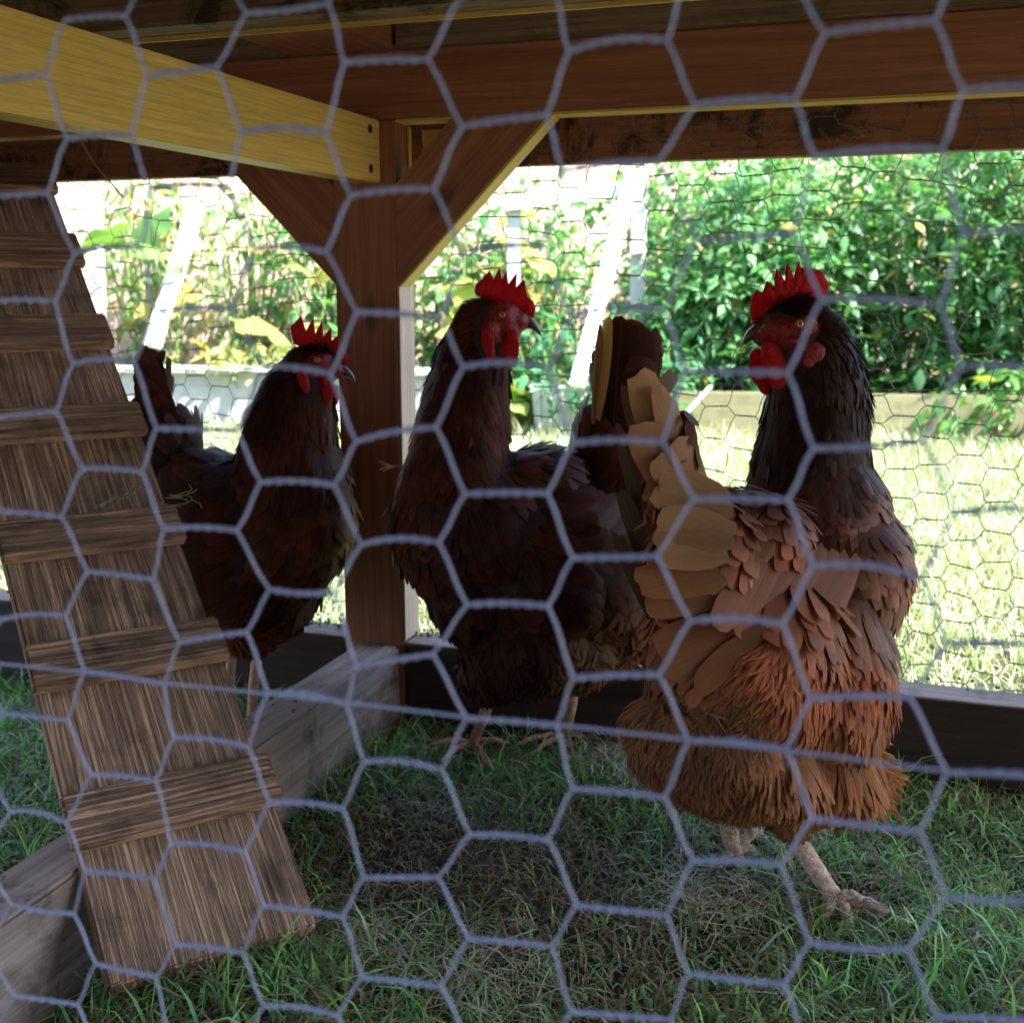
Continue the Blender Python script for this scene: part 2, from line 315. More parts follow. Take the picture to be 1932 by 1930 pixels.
# a grey, dirt-covered cap on the base boards
kbox('board_top', (.072, 1.34), (.0015, .0435), (ZB + .0002, ZB + .0022), M_sill, coop, 'u', bev=.0006)
kbox('board_top', (-.89, -.002), (.0015, .0435), (ZB + .0002, ZB + .0022), M_sill, coop, 'u', bev=.0006)
kbox('cross_sill', (.018, .066), (-.83, -.001), (.0, ZB - .001), M_sill, coop, 'v', bev=.003)
kbox('front_rail', (-.9, 1.4), (-.85, -.831), (.0, .07), M_frame, coop, 'u')
kbox('side_light_block', (-.66, -.64), (-.83, .06), (.25, .7400), M_ply, coop, 'v')  # unseen panel added to keep side light off the ramp and hens
kbox('front_rail', (-.9, 1.4), (-.85, -.831), (.565, .735), M_frame, coop, 'u')  # unseen top rail, made deeper to cut sky light from the front
# ---- front chicken wire, laid on its plane
cols = [
 [((-60,170),(85,145)),((-55,378),(90,366)),((-50,571),(108,572)),((-40,795),(106,777)),((-40,967),(117,974)),((3,1172),(124,1163)),((10,1347),(130,1357)),((22,1533),(126,1550)),((24,1705),(135,1725)),((32,1878),(146,1895)),((30,2060),(150,2075))],
 [((130,-170),(240,-182)),((123,42),(237,30)),((126,266),(245,254)),((141,477),(268,468)),((140,680),(250,682)),((153,884),(270,891)),((163,1080),(288,1092)),((167,1268),(307,1288)),((167,1466),(293,1473)),((167,1643),(293,1662)),((180,1819),(293,1844)),((185,1990),(300,2010))],
 [((272,-75),(405,-85)),((275,142),(410,130)),((285,360),(425,355)),((290,588),(435,585)),((300,811),(443,812)),((314,998),(446,1000)),((336,1211),(463,1194)),((330,1391),(470,1406)),((324,1596),(463,1604)),((332,1783),(456,1797)),((325,1960),(460,1975))],
 [((467,22),(620,5)),((458,252),(613,250)),((478,472),(617,477)),((504,690),(623,707)),((494,911),(635,915)),((509,1110),(632,1113)),((509,1309),(655,1325)),((508,1517),(645,1527)),((501,1708),(642,1727)),((502,1900),(637,1916)),((505,2080),(640,2100))],
 [((645,-120),(800,-125)),((652,118),(809,114)),((662,370),(812,358)),((673,593),(826,595)),((670,829),(826,813)),((680,1027),(826,1023)),((675,1253),(823,1235)),((684,1436),(833,1453)),((686,1654),(831,1660)),((684,1844),(833,1861)),((686,2030),(835,2045))],
 [((868,-5),(1045,-15)),((870,238),(1030,222)),((874,475),(1027,464)),((875,693),(1035,700)),((881,930),(1030,930)),((883,1141),(1034,1142)),((883,1353),(1053,1367)),((884,1572),(1034,1582)),((880,1773),(1039,1783)),((885,1965),(1040,1985))],
 [((1068,-150),(1262,-160)),((1076,92),(1262,75)),((1068,318),(1240,305)),((1078,590),(1255,585)),((1075,832),(1246,826)),((1078,1050),(1241,1052)),((1086,1282),(1243,1275)),((1081,1487),(1252,1504)),((1085,1705),(1255,1722)),((1082,1916),(1265,1926)),((1085,2110),(1262,2120))],
 [((1290,-35),(1490,-45)),((1312,198),(1499,191)),((1315,455),(1488,447)),((1294,701),(1482,705)),((1304,942),(1479,942)),((1303,1173),(1475,1177)),((1299,1395),(1482,1415)),((1307,1623),(1475,1630)),((1302,1834),(1475,1855)),((1310,2040),(1480,2050))],
 [((1545,-185),(1765,-205)),((1554,58),(1765,34)),((1540,293),(1775,283)),((1551,569),(1770,570)),((1532,846),(1745,833)),((1533,1068),(1735,1080)),((1527,1316),(1717,1313)),((1530,1545),(1734,1565)),((1533,1776),(1714,1790)),((1532,1990),(1720,2000))],
 [((1815,-95),(2020,-110)),((1820,172),(2020,160)),((1813,443),(2020,432)),((1815,695),(2010,705)),((1800,968),(2010,968)),((1790,1212),(2000,1220)),((1787,1455),(2010,1470)),((1786,1694),(2000,1705)),((1768,1919),(1980,1930))],
]
la = [c[0] for c in cols[0]]
cols.insert(0, [((p[0] - 175, (p[1] + q[1]) / 2), (p[0] - 52 if p[0] > 0 else p[0] - 60, (p[1] + q[1]) / 2)) for p, q in zip(la[:-1], la[1:])])
for _ in range(5): cols.append([((p[0] + 488, p[1] + 5), (q[0] + 492, q[1] + 5)) for p, q in cols[-2]])
for _ in range(2): cols.insert(0, [((p[0] - 345, p[1] - 8), (q[0] - 345, q[1] - 8)) for p, q in cols[1]])
VF = -.824
def fp(p, dv=0): return on_v(p[0], p[1], VF + dv)
nrm = np.array([VX, VY, 0])
paths = []; WR = .00049
def jit(a): return rng.normal(0, a, 3)
def twist(a, b, turns=3.1, off=.00048, n=44, sag=0.0, nrmv=nrm):
    t = np.linspace(0, 1, n)[:, None]; d = b - a; up = np.cross(d / np.linalg.norm(d), nrmv)
    c = a + d * t + up * (np.sin(t * np.pi) * sag)
    env = np.minimum(1, np.minimum(t, 1 - t) * 12)
    ph = rng.uniform(0, 6.28)
    o = []
    for k in (0, np.pi):
        an = ph + k + t * turns * 2 * np.pi; o.append(c + off * env * (np.cos(an) * up + np.sin(an) * nrmv))
    return o
nodes_depth = {}
allL, allR = [], []
for ci, col in enumerate(cols):
    LL = [fp(a) + jit(.0004) for a, b in col]; RR = [fp(b) + jit(.0004) for a, b in col]
    allL.append(LL); allR.append(RR)
    for i, (a, b) in enumerate(zip(LL, RR)): paths += twist(a, b, sag=float(rng.normal(0.0005, .0005)))
def hexlink(a, b, bend=.0003):
    t = np.linspace(0, 1, 12)[:, None]; d = b - a; s = np.sign(d[2]); dx = np.array([UX, UY, 0])
    # leaves the twist along its own direction, then turns
    m = a + d * t + dx * (np.sin(t * 2 * np.pi) * bend) + nrm * np.sin(t * np.pi) * rng.normal(0, .0004)
    return m
for ci in range(len(cols) - 1):
    yl = np.array([c[0][1] for c in cols[ci + 1]])
    for i, (a, b) in enumerate(cols[ci]):
        y = b[1]
        for sgn in (-1, 1):
            dd = (yl - y) * sgn; ok = np.where(dd > 30)[0]
            if len(ok) == 0: continue
            j = ok[np.argmin(dd[ok])]
            if abs(yl[j] - y) < 190: paths.append(hexlink(allR[ci][i], allL[ci + 1][j]))
# straight reinforcing wire
sw = [(-80,1240),(0,1252),(167,1268),(307,1288),(509,1309),(655,1325),(883,1353),(1053,1367),(1299,1395),(1482,1415),(1787,1455),(2010,1470)]
sp = np.array([fp(p, -.0008) for p in sw]); tt = np.linspace(0, len(sw) - 1, 90); swp = np.stack([np.interp(tt, range(len(sw)), sp[:, k]) for k in range(3)], 1)
paths.append(swp)
wf = tubes('wire_mesh', paths, WR, M_wire, coop, 7); wf['label'] = 'blurred galvanised hexagonal wire nearest the viewer'
# ---- back chicken wire
paths = []; pz, pu = .0300, .0305
vb = .0695
def node(i, j, side):
    u = -.80 + i * pu + (.0108 if side else -.0108); z = .075 + (j + (.5 if i % 2 else 0)) * pz
    st = 1 + .03 * math.sin(i * .7 + j * .4)
    r = np.random.default_rng((i * 977 + j * 31 + side) % 100003)
    return K(u + r.normal(0, .0012), vb + r.normal(0, .0012), z * st + r.normal(0, .0011) + .004 * math.sin(u * 5))
NI, NJ = 70, 21
for i in range(NI):
    for j in range(NJ):
        a, b = node(i, j, 0), node(i, j, 1)
        paths += twist(a, b, 2.5, .0004, 12)
        if i < NI - 1:
            for dj in ((-1, 0) if i % 2 == 0 else (0, 1)):
                if 0 <= j + dj < NJ:
                    q = node(i + 1, j + dj, 0); t = np.linspace(0, 1, 5)[:, None]
                    paths.append(b + (q - b) * t + np.array([UX, UY, 0]) * np.sin(t * 2 * np.pi) * .0009)
t = np.linspace(-.85, 1.33, 60); paths.append(np.array([K(a, vb, .383 + .003 * math.sin(a * 9)) for a in t]))
wb = tubes('wire_mesh', paths, .00048, M_wire_old, coop, 4); wb['label'] = 'thin dark hexagonal wire on the far side'
# cobwebs and straw caught in the back wire
paths = []
for k in range(34):
    u0 = random.choice([-.42, -.36, -.3, -.24, .12, .3, .42, .5]) + random.gauss(0, .03); z0 = .615 + random.gauss(0, .012)
    p = [K(u0, vb - .002, z0)]
    for q in range(5): p.append(p[-1] + np.array([random.gauss(0, .006), random.gauss(0, .001), random.gauss(-.001, .005)]))
    paths.append(np.array(p))
tubes('cobweb', paths, .00022, plain('web', (.35, .3, .2), .9), coop, 3)['kind'] = 'stuff'
straw = tubes('straw', [np.array([on_v(150, 262, .06), on_v(180, 312, .06), on_v(232, 372, .062)])], .0011, plain('straw_stem', (.5, .3, .1), .6), None, 5)
tag(straw, 'single long yellow straw hanging in the far wire below the yellow joist', 'straw')

# ------------------------------------------------------------------ ramp
zg = .046
Lc = on_z(205, 1862, zg); Rc = on_z(602, 1742, zg)
wd = (Rc - Lc); Wd = np.linalg.norm(wd); wd /= Wd; hd = np.array([-wd[1], wd[0], 0]); EL = R(36.5)
dd = hd * math.cos(EL) + np.array([0, 0, math.sin(EL)]); nn = np.cross(wd, dd); nn *= np.sign(nn[2]); mid = (Lc + Rc) / 2
rampo = thing('ramp', mid, 'weathered wooden ramp plank with cross cleats leaning up at left', 'ramp')
TH = .016
def subdiv_board(name, p0, p1, wdt, th, mat, parent, amp=.0006):
    return board(name, p0, p1, wdt, th, mat, parent, up=nn, bev=.0018)
subdiv_board('plank', mid - nn * TH / 2, mid + dd * .98 - nn * TH / 2, Wd, TH, M_ramp, rampo)
def t_of(y):     # distance up the plank where its right edge projects at image height y
    lo, hi = 0, 1.2
    for _ in range(40):
        m = (lo + hi) / 2; q = pix((Rc + dd * m)[None])[1][0]
        if q > y: lo = m
        else: hi = m
    return lo
for (yb, yt) in ((1522, 1432), (1252, 1176), (1030, 966), (826, 771), (662, 605), (510, 455), (372, 325), (255, 212)):
    a, b = t_of(yb), t_of(yt); c = (a + b) / 2; hgt = b - a; tk = .011
    e = Wd / 2 + .003
    q = mid + dd * c + nn * (tk / 2 + .0002) + dd * random.uniform(-.001, .001)
    board('cleat', q - wd * e, q + wd * (e + random.uniform(0, .002)), hgt, tk, M_ramp, rampo, up=nn, bev=.002)
paths = []
for k in range(16):
    c = on_v(325, 955, -.33) * 0 + np.array(Rc) + np.array(dd) * (t_of(966) + random.gauss(.006, .006)) + nn * .012 - wd * random.uniform(-.012, .05)
    a = random.uniform(0, 6.28); q = [c]
    for s in range(6): a += random.gauss(0, .5); q.append(q[-1] + (wd * math.cos(a) * -.006 + dd * math.sin(a) * .004) * random.uniform(.4, 1.3) + nn * random.gauss(.0005, .0012))
    paths.append(np.array(q))
tag(tubes('straw', paths, .00045, plain('straw_bits', (.34, .26, .17), .8), None, 4), 'tangle of dry straw lying on a ramp cleat edge at mid height', 'straw', kind='stuff')
# ------------------------------------------------------------------ ground and grass
def ground_h(x, y): return .006 * np.sin(x * 9 + 1) * np.cos(y * 8) + .004 * np.sin(x * 23 + y * 17) + .026 * np.exp(-((x - (Lc[0] + Rc[0]) / 2) ** 2 + (y - (Lc[1] + Rc[1]) / 2) ** 2) / .011)
def inside_v(P): return (P[:, 0] - ORG[0]) * VX + (P[:, 1] - ORG[1]) * VY
def inside_u(P): return (P[:, 0] - ORG[0]) * UX + (P[:, 1] - ORG[1]) * UY
gm, nt, N, L, P = newmat('soil'); tc = N.new('ShaderNodeTexCoord')
n1 = noise(N, L, tc.outputs['Object'], 35, 8, .7); n2 = noise(N, L, tc.outputs['Object'], 4, 3, .5)
r1 = ramp(N, [(.3, (.018, .013, .009)), (.55, (.065, .046, .028)), (.75, (.20, .15, .10))]); L.new(n1, r1.inputs[0])
r2 = ramp(N, [(.4, (.5, .8, .4)), (.62, (1, .9, .8))]); L.new(n2, r2.inputs[0])
L.new(mixc(N, L, .7, r1.outputs[0], r2.outputs[0], 'MULTIPLY'), P.inputs['Base Color']); P.inputs['Roughness'].default_value = .95
b = N.new('ShaderNodeBump'); b.inputs['Strength'].default_value = .8; b.inputs['Distance'].default_value = .01; L.new(n1, b.inputs['Height']); L.new(b.outputs[0], P.inputs['Normal'])
nx = 160; gx = np.concatenate([np.linspace(-60, -2.2, 12), np.linspace(-2, 3, nx), np.linspace(3.3, 60, 12)]); gy = np.concatenate([np.linspace(-60, -.6, 10), np.linspace(-.4, 5, nx), np.linspace(5.3, 80, 12)])
X, Y = np.meshgrid(gx, gy); Z = ground_h(X, Y) * (np.abs(X) < 3) * (np.abs(Y) < 5)
Vv = np.stack([X, Y, Z], -1).reshape(-1, 3); a = np.arange(len(gy) - 1)[:, None] * len(gx) + np.arange(len(gx) - 1)[None]
F = np.stack([a, a + 1, a + 1 + len(gx), a + len(gx)], -1).reshape(-1, 4)
tag(link('ground', npmesh('ground', Vv, F), gm, smooth=True), kind='structure')
def blades(name, P, hgt, wid, lean, col, mat, curl=.5, seg=3, label=None, cat=None, kind='stuff', flat=0):
    """P (n,3) roots; hgt, wid, lean arrays; one ribbon blade each"""
    n = len(P); th = rng.uniform(0, 2 * np.pi, n); d = np.stack([np.cos(th), np.sin(th), np.zeros(n)], 1)
    ph = th + rng.normal(np.pi / 2, .5, n); sd = np.stack([np.cos(ph), np.sin(ph), np.zeros(n)], 1)
    Vs = []; cs = []
    prof = [1, .92, .7, 0.05] if seg == 3 else [1, .75, 0.05]
    twistv = rng.normal(0, curl * .6, n)
    for k in range(seg + 1):
        s = k / seg; a = lean * (.35 + s * (1 + curl))
        a2 = np.clip(a, 0, 1.75)
        c = P + hgt[:, None] * s * (np.cos(a2 * s)[:, None] * np.array([0, 0, 1]) * np.cos(lean * .7)[:, None] + np.sin(np.clip(lean * .6 + a2 * s * .8, 0, 1.6))[:, None] * d)
        c = c + sd * (twistv * s * s * hgt)[:, None]
        hw = sd * (wid * prof[k] / 2)[:, None]
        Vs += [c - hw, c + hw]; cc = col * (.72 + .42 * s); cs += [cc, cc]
    Vt = np.stack(Vs, 1).reshape(-1, 3); ct = np.stack(cs, 1).reshape(-1, 3); m = 2 * (seg + 1)
    b0 = (np.arange(n) * m)[:, None]; k = np.arange(seg)[None] * 2
    F = (b0[:, :, None] + np.stack([k, k + 1, k + 3, k + 2], -1)).reshape(-1, 4)
    o = link(name, npmesh(name, Vt, F, col=ct), mat); o.data.shade_smooth()
    return tag(o, label, cat, kind=kind)
def vnoise(x, y, f, s=0):
    return (np.sin(x * f + 1.3 + s) * np.cos(y * f * 1.1 + .7 * s) + np.sin((x + y) * f * .63 + 2.1 + s) + .6 * np.sin((x - 1.7 * y) * f * 1.9 + s)) / 2.6
def scatter(n, x0, x1, y0, y1):
    x = rng.uniform(x0, x1, n); y = rng.uniform(y0, y1, n); return np.stack([x, y, ground_h(x, y)], 1)
def footprint_ok(P):
    v = inside_v(P); u = inside_u(P)
    bad = ((v > -.004) & (v < .05)) | ((u > .012) & (u < .072) & (v < .01) & (v > -.84))
    return ~bad
feet = [on_z(1580, 1702, 0), on_z(1600, 1725, 0), on_z(1640, 1712, 0), on_z(1386, 1612, 0), on_z(890, 1408, 0), on_z(1066, 1392, 0)]
P0 = scatter(150000, -.75, 1.0, .42, 1.35); P0 = P0[footprint_ok(P0)]; v = inside_v(P0); P0 = P0[(v < 0) & (v > -.95)]
dens = vnoise(P0[:, 0], P0[:, 1], 9); px, py = pix(P0)
bare = np.exp(-((px - 1080) / 420) ** 2 - ((py - 1680) / 120) ** 2) + .6 * np.exp(-((px - 1250) / 300) ** 2 - ((py - 1850) / 90) ** 2) + .8 * np.exp(-((px - 760) / 160) ** 2 - ((py - 1600) / 90) ** 2)
keep = rng.uniform(0, 1, len(P0)) < np.clip(.62 + .3 * dens - .45 * bare, .15, 1); P0 = P0[keep]; n = len(P0); bare = bare[keep]; vv = vnoise(P0[:, 0], P0[:, 1], 14, 2)
tread = np.ones(n)
for f_ in feet: tread = np.minimum(tread, np.clip((np.hypot(P0[:, 0] - f_[0], P0[:, 1] - f_[1]) - .012) / .03, .22, 1))
h_ = tread * rng.gamma(6, .0042, n) * (1 + .3 * vv) * (1 - .45 * np.clip(bare, 0, 1)); wd_ = rng.uniform(.0013, .0032, n)
g = np.array([[.22, .41, .12]]) * rng.uniform(.35, 1.7, (n, 1)) + rng.uniform(0, 1, (n, 1)) ** 4 * np.array([[.12, .13, .05]])
dry = rng.uniform(0, 1, n) < .16 + .4 * np.clip(bare, 0, 1); g[dry] = np.array([.42, .33, .20]) * rng.uniform(.5, 1.3, (dry.sum(), 1))
cool = rng.uniform(0, 1, n) < .25; g[cool] = g[cool] * np.array([.8, 1.05, 1.5])
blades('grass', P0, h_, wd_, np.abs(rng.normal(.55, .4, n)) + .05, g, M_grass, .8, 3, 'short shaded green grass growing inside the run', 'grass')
# dry clippings and thatch lying in the run
P1 = scatter(26000, -.7, .95, .45, 1.3); P1 = P1[footprint_ok(P1)]; v = inside_v(P1); P1 = P1[(v < -.01)]
P1[:, 2] += rng.uniform(.002, .016, len(P1))
for (cx, cy, sp_, cn) in ((1215, 1440, 34, 420), (1150, 1420, 40, 260), (1320, 1690, 60, 260), (900, 1850, 70, 260), (700, 1780, 50, 160)):
    q = np.array([on_z(cx + rng.normal(0, sp_), cy + rng.normal(0, sp_ * .55), .012 + rng.uniform(0, .02)) for _ in range(cn)]); P1 = np.concatenate([P1, q])
pale_n = 1360; n = len(P1)
c1 = np.array([[.40, .28, .17]]) * rng.uniform(.35, 1.5, (n, 1)); rr = rng.uniform(0, 1, n) < .3; c1[rr] = np.array([.22, .11, .06]) * rng.uniform(.5, 1.3, (rr.sum(), 1))
c1[-pale_n:] = np.array([.62, .56, .40]) * rng.uniform(.5, 1.25, (pale_n, 1))
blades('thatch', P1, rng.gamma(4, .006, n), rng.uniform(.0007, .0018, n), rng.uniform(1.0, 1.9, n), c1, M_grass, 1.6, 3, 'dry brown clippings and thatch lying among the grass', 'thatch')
# the sunny lawn behind the coop
P2 = scatter(270000, -3.2, 3.8, .9, 4.2); v = inside_v(P2); u_ = inside_u(P2); px, py = pix(P2)
ok = (v > .07) & (v < 2.9) & (px > -600) & (px < 2600); P2 = P2[ok]; v = v[ok]; n = len(P2)
vv = vnoise(P2[:, 0], P2[:, 1], 5, 4)
g2 = np.array([[.34, .45, .24]]) * rng.uniform(.6, 1.5, (n, 1)); dr = rng.uniform(0, 1, n) < .22 + .2 * vv; g2[dr] = np.array([.66, .62, .42]) * rng.uniform(.6, 1.2, (dr.sum(), 1))
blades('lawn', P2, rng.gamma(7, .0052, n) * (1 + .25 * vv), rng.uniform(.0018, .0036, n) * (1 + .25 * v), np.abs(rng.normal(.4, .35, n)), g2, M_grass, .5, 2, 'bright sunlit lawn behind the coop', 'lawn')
# grit and clods along the base board
def clods(name, pts, r, mat, label, cat):
    Vs, Fs, off = [], [], 0
    bm = bmesh.new(); bmesh.ops.create_icosphere(bm, subdivisions=1, radius=1); bv = np.array([v.co for v in bm.verts]); bf = np.array([[v.index for v in f.verts] for f in bm.faces]); bm.free()
    for p in pts:
        s = r * random.uniform(.4, 1.5); Vs.append(np.array(p) + bv * s * rng.uniform(.6, 1.3, (len(bv), 1)) * np.array([1, 1, .7])); Fs.append(bf + off); off += len(bv)
    o = link(name, npmesh(name, np.concatenate(Vs), np.concatenate(Fs)), mat); return tag(o, label, cat, kind='stuff')
pts = [K(random.uniform(-.6, 1.2), random.uniform(.03, .066), ZB + .004) for _ in range(150)] + [K(random.gauss(-.04, .03), random.uniform(.02, .05), ZB + .005) for _ in range(60)] + [K(random.gauss(.1, .03), random.uniform(.02, .05), ZB + .005) for _ in range(50)] + [K(random.uniform(.022, .06), random.uniform(-.7, -.01), ZB) for _ in range(30)]
clods('soil_crumbs', pts, .0018, plain('crumbs', (.13, .10, .08), .95, var=.6), 'dark soil crumbs scattered on top of the base boards', 'soil')
st = link('stone', npmesh('stone', *(lambda V, F: (V, F))(*(lambda bm: (np.array([(v.co.x * .016, v.co.y * .013, v.co.z * .008) for v in bm.verts]), np.array([[v.index for v in f.verts] for f in bm.faces])))((lambda b: (bmesh.ops.create_icosphere(b, subdivisions=3, radius=1), b.verts.ensure_lookup_table(), b)[2])(bmesh.new())))), plain('stone', (.32, .2, .14), .8, var=.4), None, Matrix.Translation(on_z(740, 1302, .022)), True)
tag(st, 'small brown stone half buried in grass beside the cross sill end', 'stone')
# ------------------------------------------------------------------ hens
def ell_sphere(sub=2):
    bm = bmesh.new(); bmesh.ops.create_icosphere(bm, subdivisions=sub, radius=1)
    v = np.array([q.co for q in bm.verts]); f = np.array([[q.index for q in p.verts] for p in bm.faces]); bm.free(); return v, f
SV, SF = ell_sphere(2)
def ell(x, y, rx, ry, rot, Y, rd):
    c = W(x, y, Y); k = Y / FPX; a = R(rot); e1 = math.cos(a) * CR - math.sin(a) * CU; e2 = math.sin(a) * CR + math.cos(a) * CU
    return c + SV[:, :1] * rx * k * e1 + SV[:, 1:2] * ry * k * e2 + SV[:, 2:] * rd * CF
def chain(pts, n=7):
    out = []; pts = [np.array(p, float) for p in pts]
    for a, b in zip(pts[:-1], pts[1:]):
        for t in np.linspace(0, 1, n, endpoint=False):
            x, y, r, Y, rd = a + (b - a) * t; out.append(ell(x, y, r, r, 0, Y, rd))
    x, y, r, Y, rd = pts[-1]; out.append(ell(x, y, r, r, 0, Y, rd)); return out
def blob(name, parts, voxel, smooth, mat, parent, noise_amp=0, nscale=40):
    V = np.concatenate(parts); F = np.concatenate([SF + i * len(SV) for i in range(len(parts))])
    me = npmesh(name, V, F); o = bpy.data.objects.new('tmp', me); C.objects.link(o)
    m = o.modifiers.new('r', 'REMESH'); m.mode = 'VOXEL'; m.voxel_size = voxel
    m2 = o.modifiers.new('s', 'SMOOTH'); m2.iterations = smooth; m2.factor = .5
    bpy.context.view_layer.update()
    ev = o.evaluated_get(bpy.context.evaluated_depsgraph_get()); me2 = bpy.data.meshes.new_from_object(ev)
    bpy.data.objects.remove(o); bpy.data.meshes.remove(me)
    if noise_amp:
        n = len(me2.vertices); co = np.empty(n * 3, np.float32); me2.vertices.foreach_get('co', co); co = co.reshape(-1, 3)
        nr = np.empty(n * 3, np.float32); me2.vertices.foreach_get('normal', nr); nr = nr.reshape(-1, 3)
        d = sum(np.sin(co @ rng.normal(0, nscale, 3) + rng.uniform(0, 6)) for _ in range(9)) / 4
        co += nr * (d * noise_amp)[:, None]; me2.vertices.foreach_set('co', co.ravel())
    me2.name = name; o = link(name, me2, mat, parent); me2.shade_smooth(); return o
def surf_samples(me, n):
    me.calc_loop_triangles(); tr = np.empty(len(me.loop_triangles) * 3, np.int32); me.loop_triangles.foreach_get('vertices', tr); tr = tr.reshape(-1, 3)
    co = np.empty(len(me.vertices) * 3, np.float32); me.vertices.foreach_get('co', co); co = co.reshape(-1, 3).astype(float)
    nr = np.empty(len(me.vertices) * 3, np.float32); me.vertices.foreach_get('normal', nr); nr = nr.reshape(-1, 3).astype(float)
    a, b, c = co[tr[:, 0]], co[tr[:, 1]], co[tr[:, 2]]; ar = np.linalg.norm(np.cross(b - a, c - a), axis=1)
    i = rng.choice(len(tr), n, p=ar / ar.sum()); r1 = np.sqrt(rng.uniform(0, 1, n)); r2 = rng.uniform(0, 1, n)
    w0, w1, w2 = 1 - r1, r1 * (1 - r2), r1 * r2; T = tr[i]
    P = co[T[:, 0]] * w0[:, None] + co[T[:, 1]] * w1[:, None] + co[T[:, 2]] * w2[:, None]
    Nn = nr[T[:, 0]] * w0[:, None] + nr[T[:, 1]] * w1[:, None] + nr[T[:, 2]] * w2[:, None]
    return P, Nn / (np.linalg.norm(Nn, axis=1)[:, None] + 1e-9)
SS = np.array([0, .2, .42, .64, .82, .94, 1.0])
PR_ROUND = np.array([.35, .75, .95, 1, .96, .76, .30]); PR_POINT = np.array([.55, .9, 1, .82, .5, .22, .03])
def feather_mesh(name, P, D, Nn, ln, wd, lift, curve, col, point, mat, parent, camber=.3, edge=.12, rag=.02):
    n = len(P); Sd = np.cross(D, Nn); Sd /= np.linalg.norm(Sd, axis=1)[:, None] + 1e-9; k = len(SS)
    pr = PR_ROUND[None] * (1 - point[:, None]) + PR_POINT[None] * point[:, None]
    Vs = []; Cs = []; Us = []
    cv = rng.normal(0, .06, n)
    for j, s in enumerate(SS):
        c = P + D * (ln * s * np.cos(lift))[:, None] + Nn * (ln * (s * np.sin(lift) - curve * s * s) - .0002)[:, None] + Sd * (cv * ln * s * s)[:, None]
        hw = wd * .5 * pr[:, j]
        for q in (-1, 0, 1):
            p = c + Sd * (hw * q)[:, None] - Nn * (abs(q) * hw * camber)[:, None]
            if q: p = p + D * (rng.normal(0, rag, n) * ln)[:, None]
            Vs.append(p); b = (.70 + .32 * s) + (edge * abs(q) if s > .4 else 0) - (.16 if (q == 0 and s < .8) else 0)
            Cs.append(col * b); Us.append(np.stack([np.full(n, q * 1.0), s * ln / (wd + 1e-6) * .6], 1))
    Vt = np.stack(Vs, 1).reshape(-1, 3); Ct = np.stack(Cs, 1).reshape(-1, 3); Ut = np.stack(Us, 1).reshape(-1, 2); m = 3 * k
    q = []
    for j in range(k - 1):
        b = j * 3; q += [[b, b + 1, b + 4, b + 3], [b + 1, b + 2, b + 5, b + 4]]
    F = (np.arange(n)[:, None, None] * m + np.array(q)[None]).reshape(-1, 4)
    o = link(name, npmesh(name, Vt, F, uv=Ut, col=np.clip(Ct, 0, 1)), mat, parent); o.data.shade_smooth(); return o
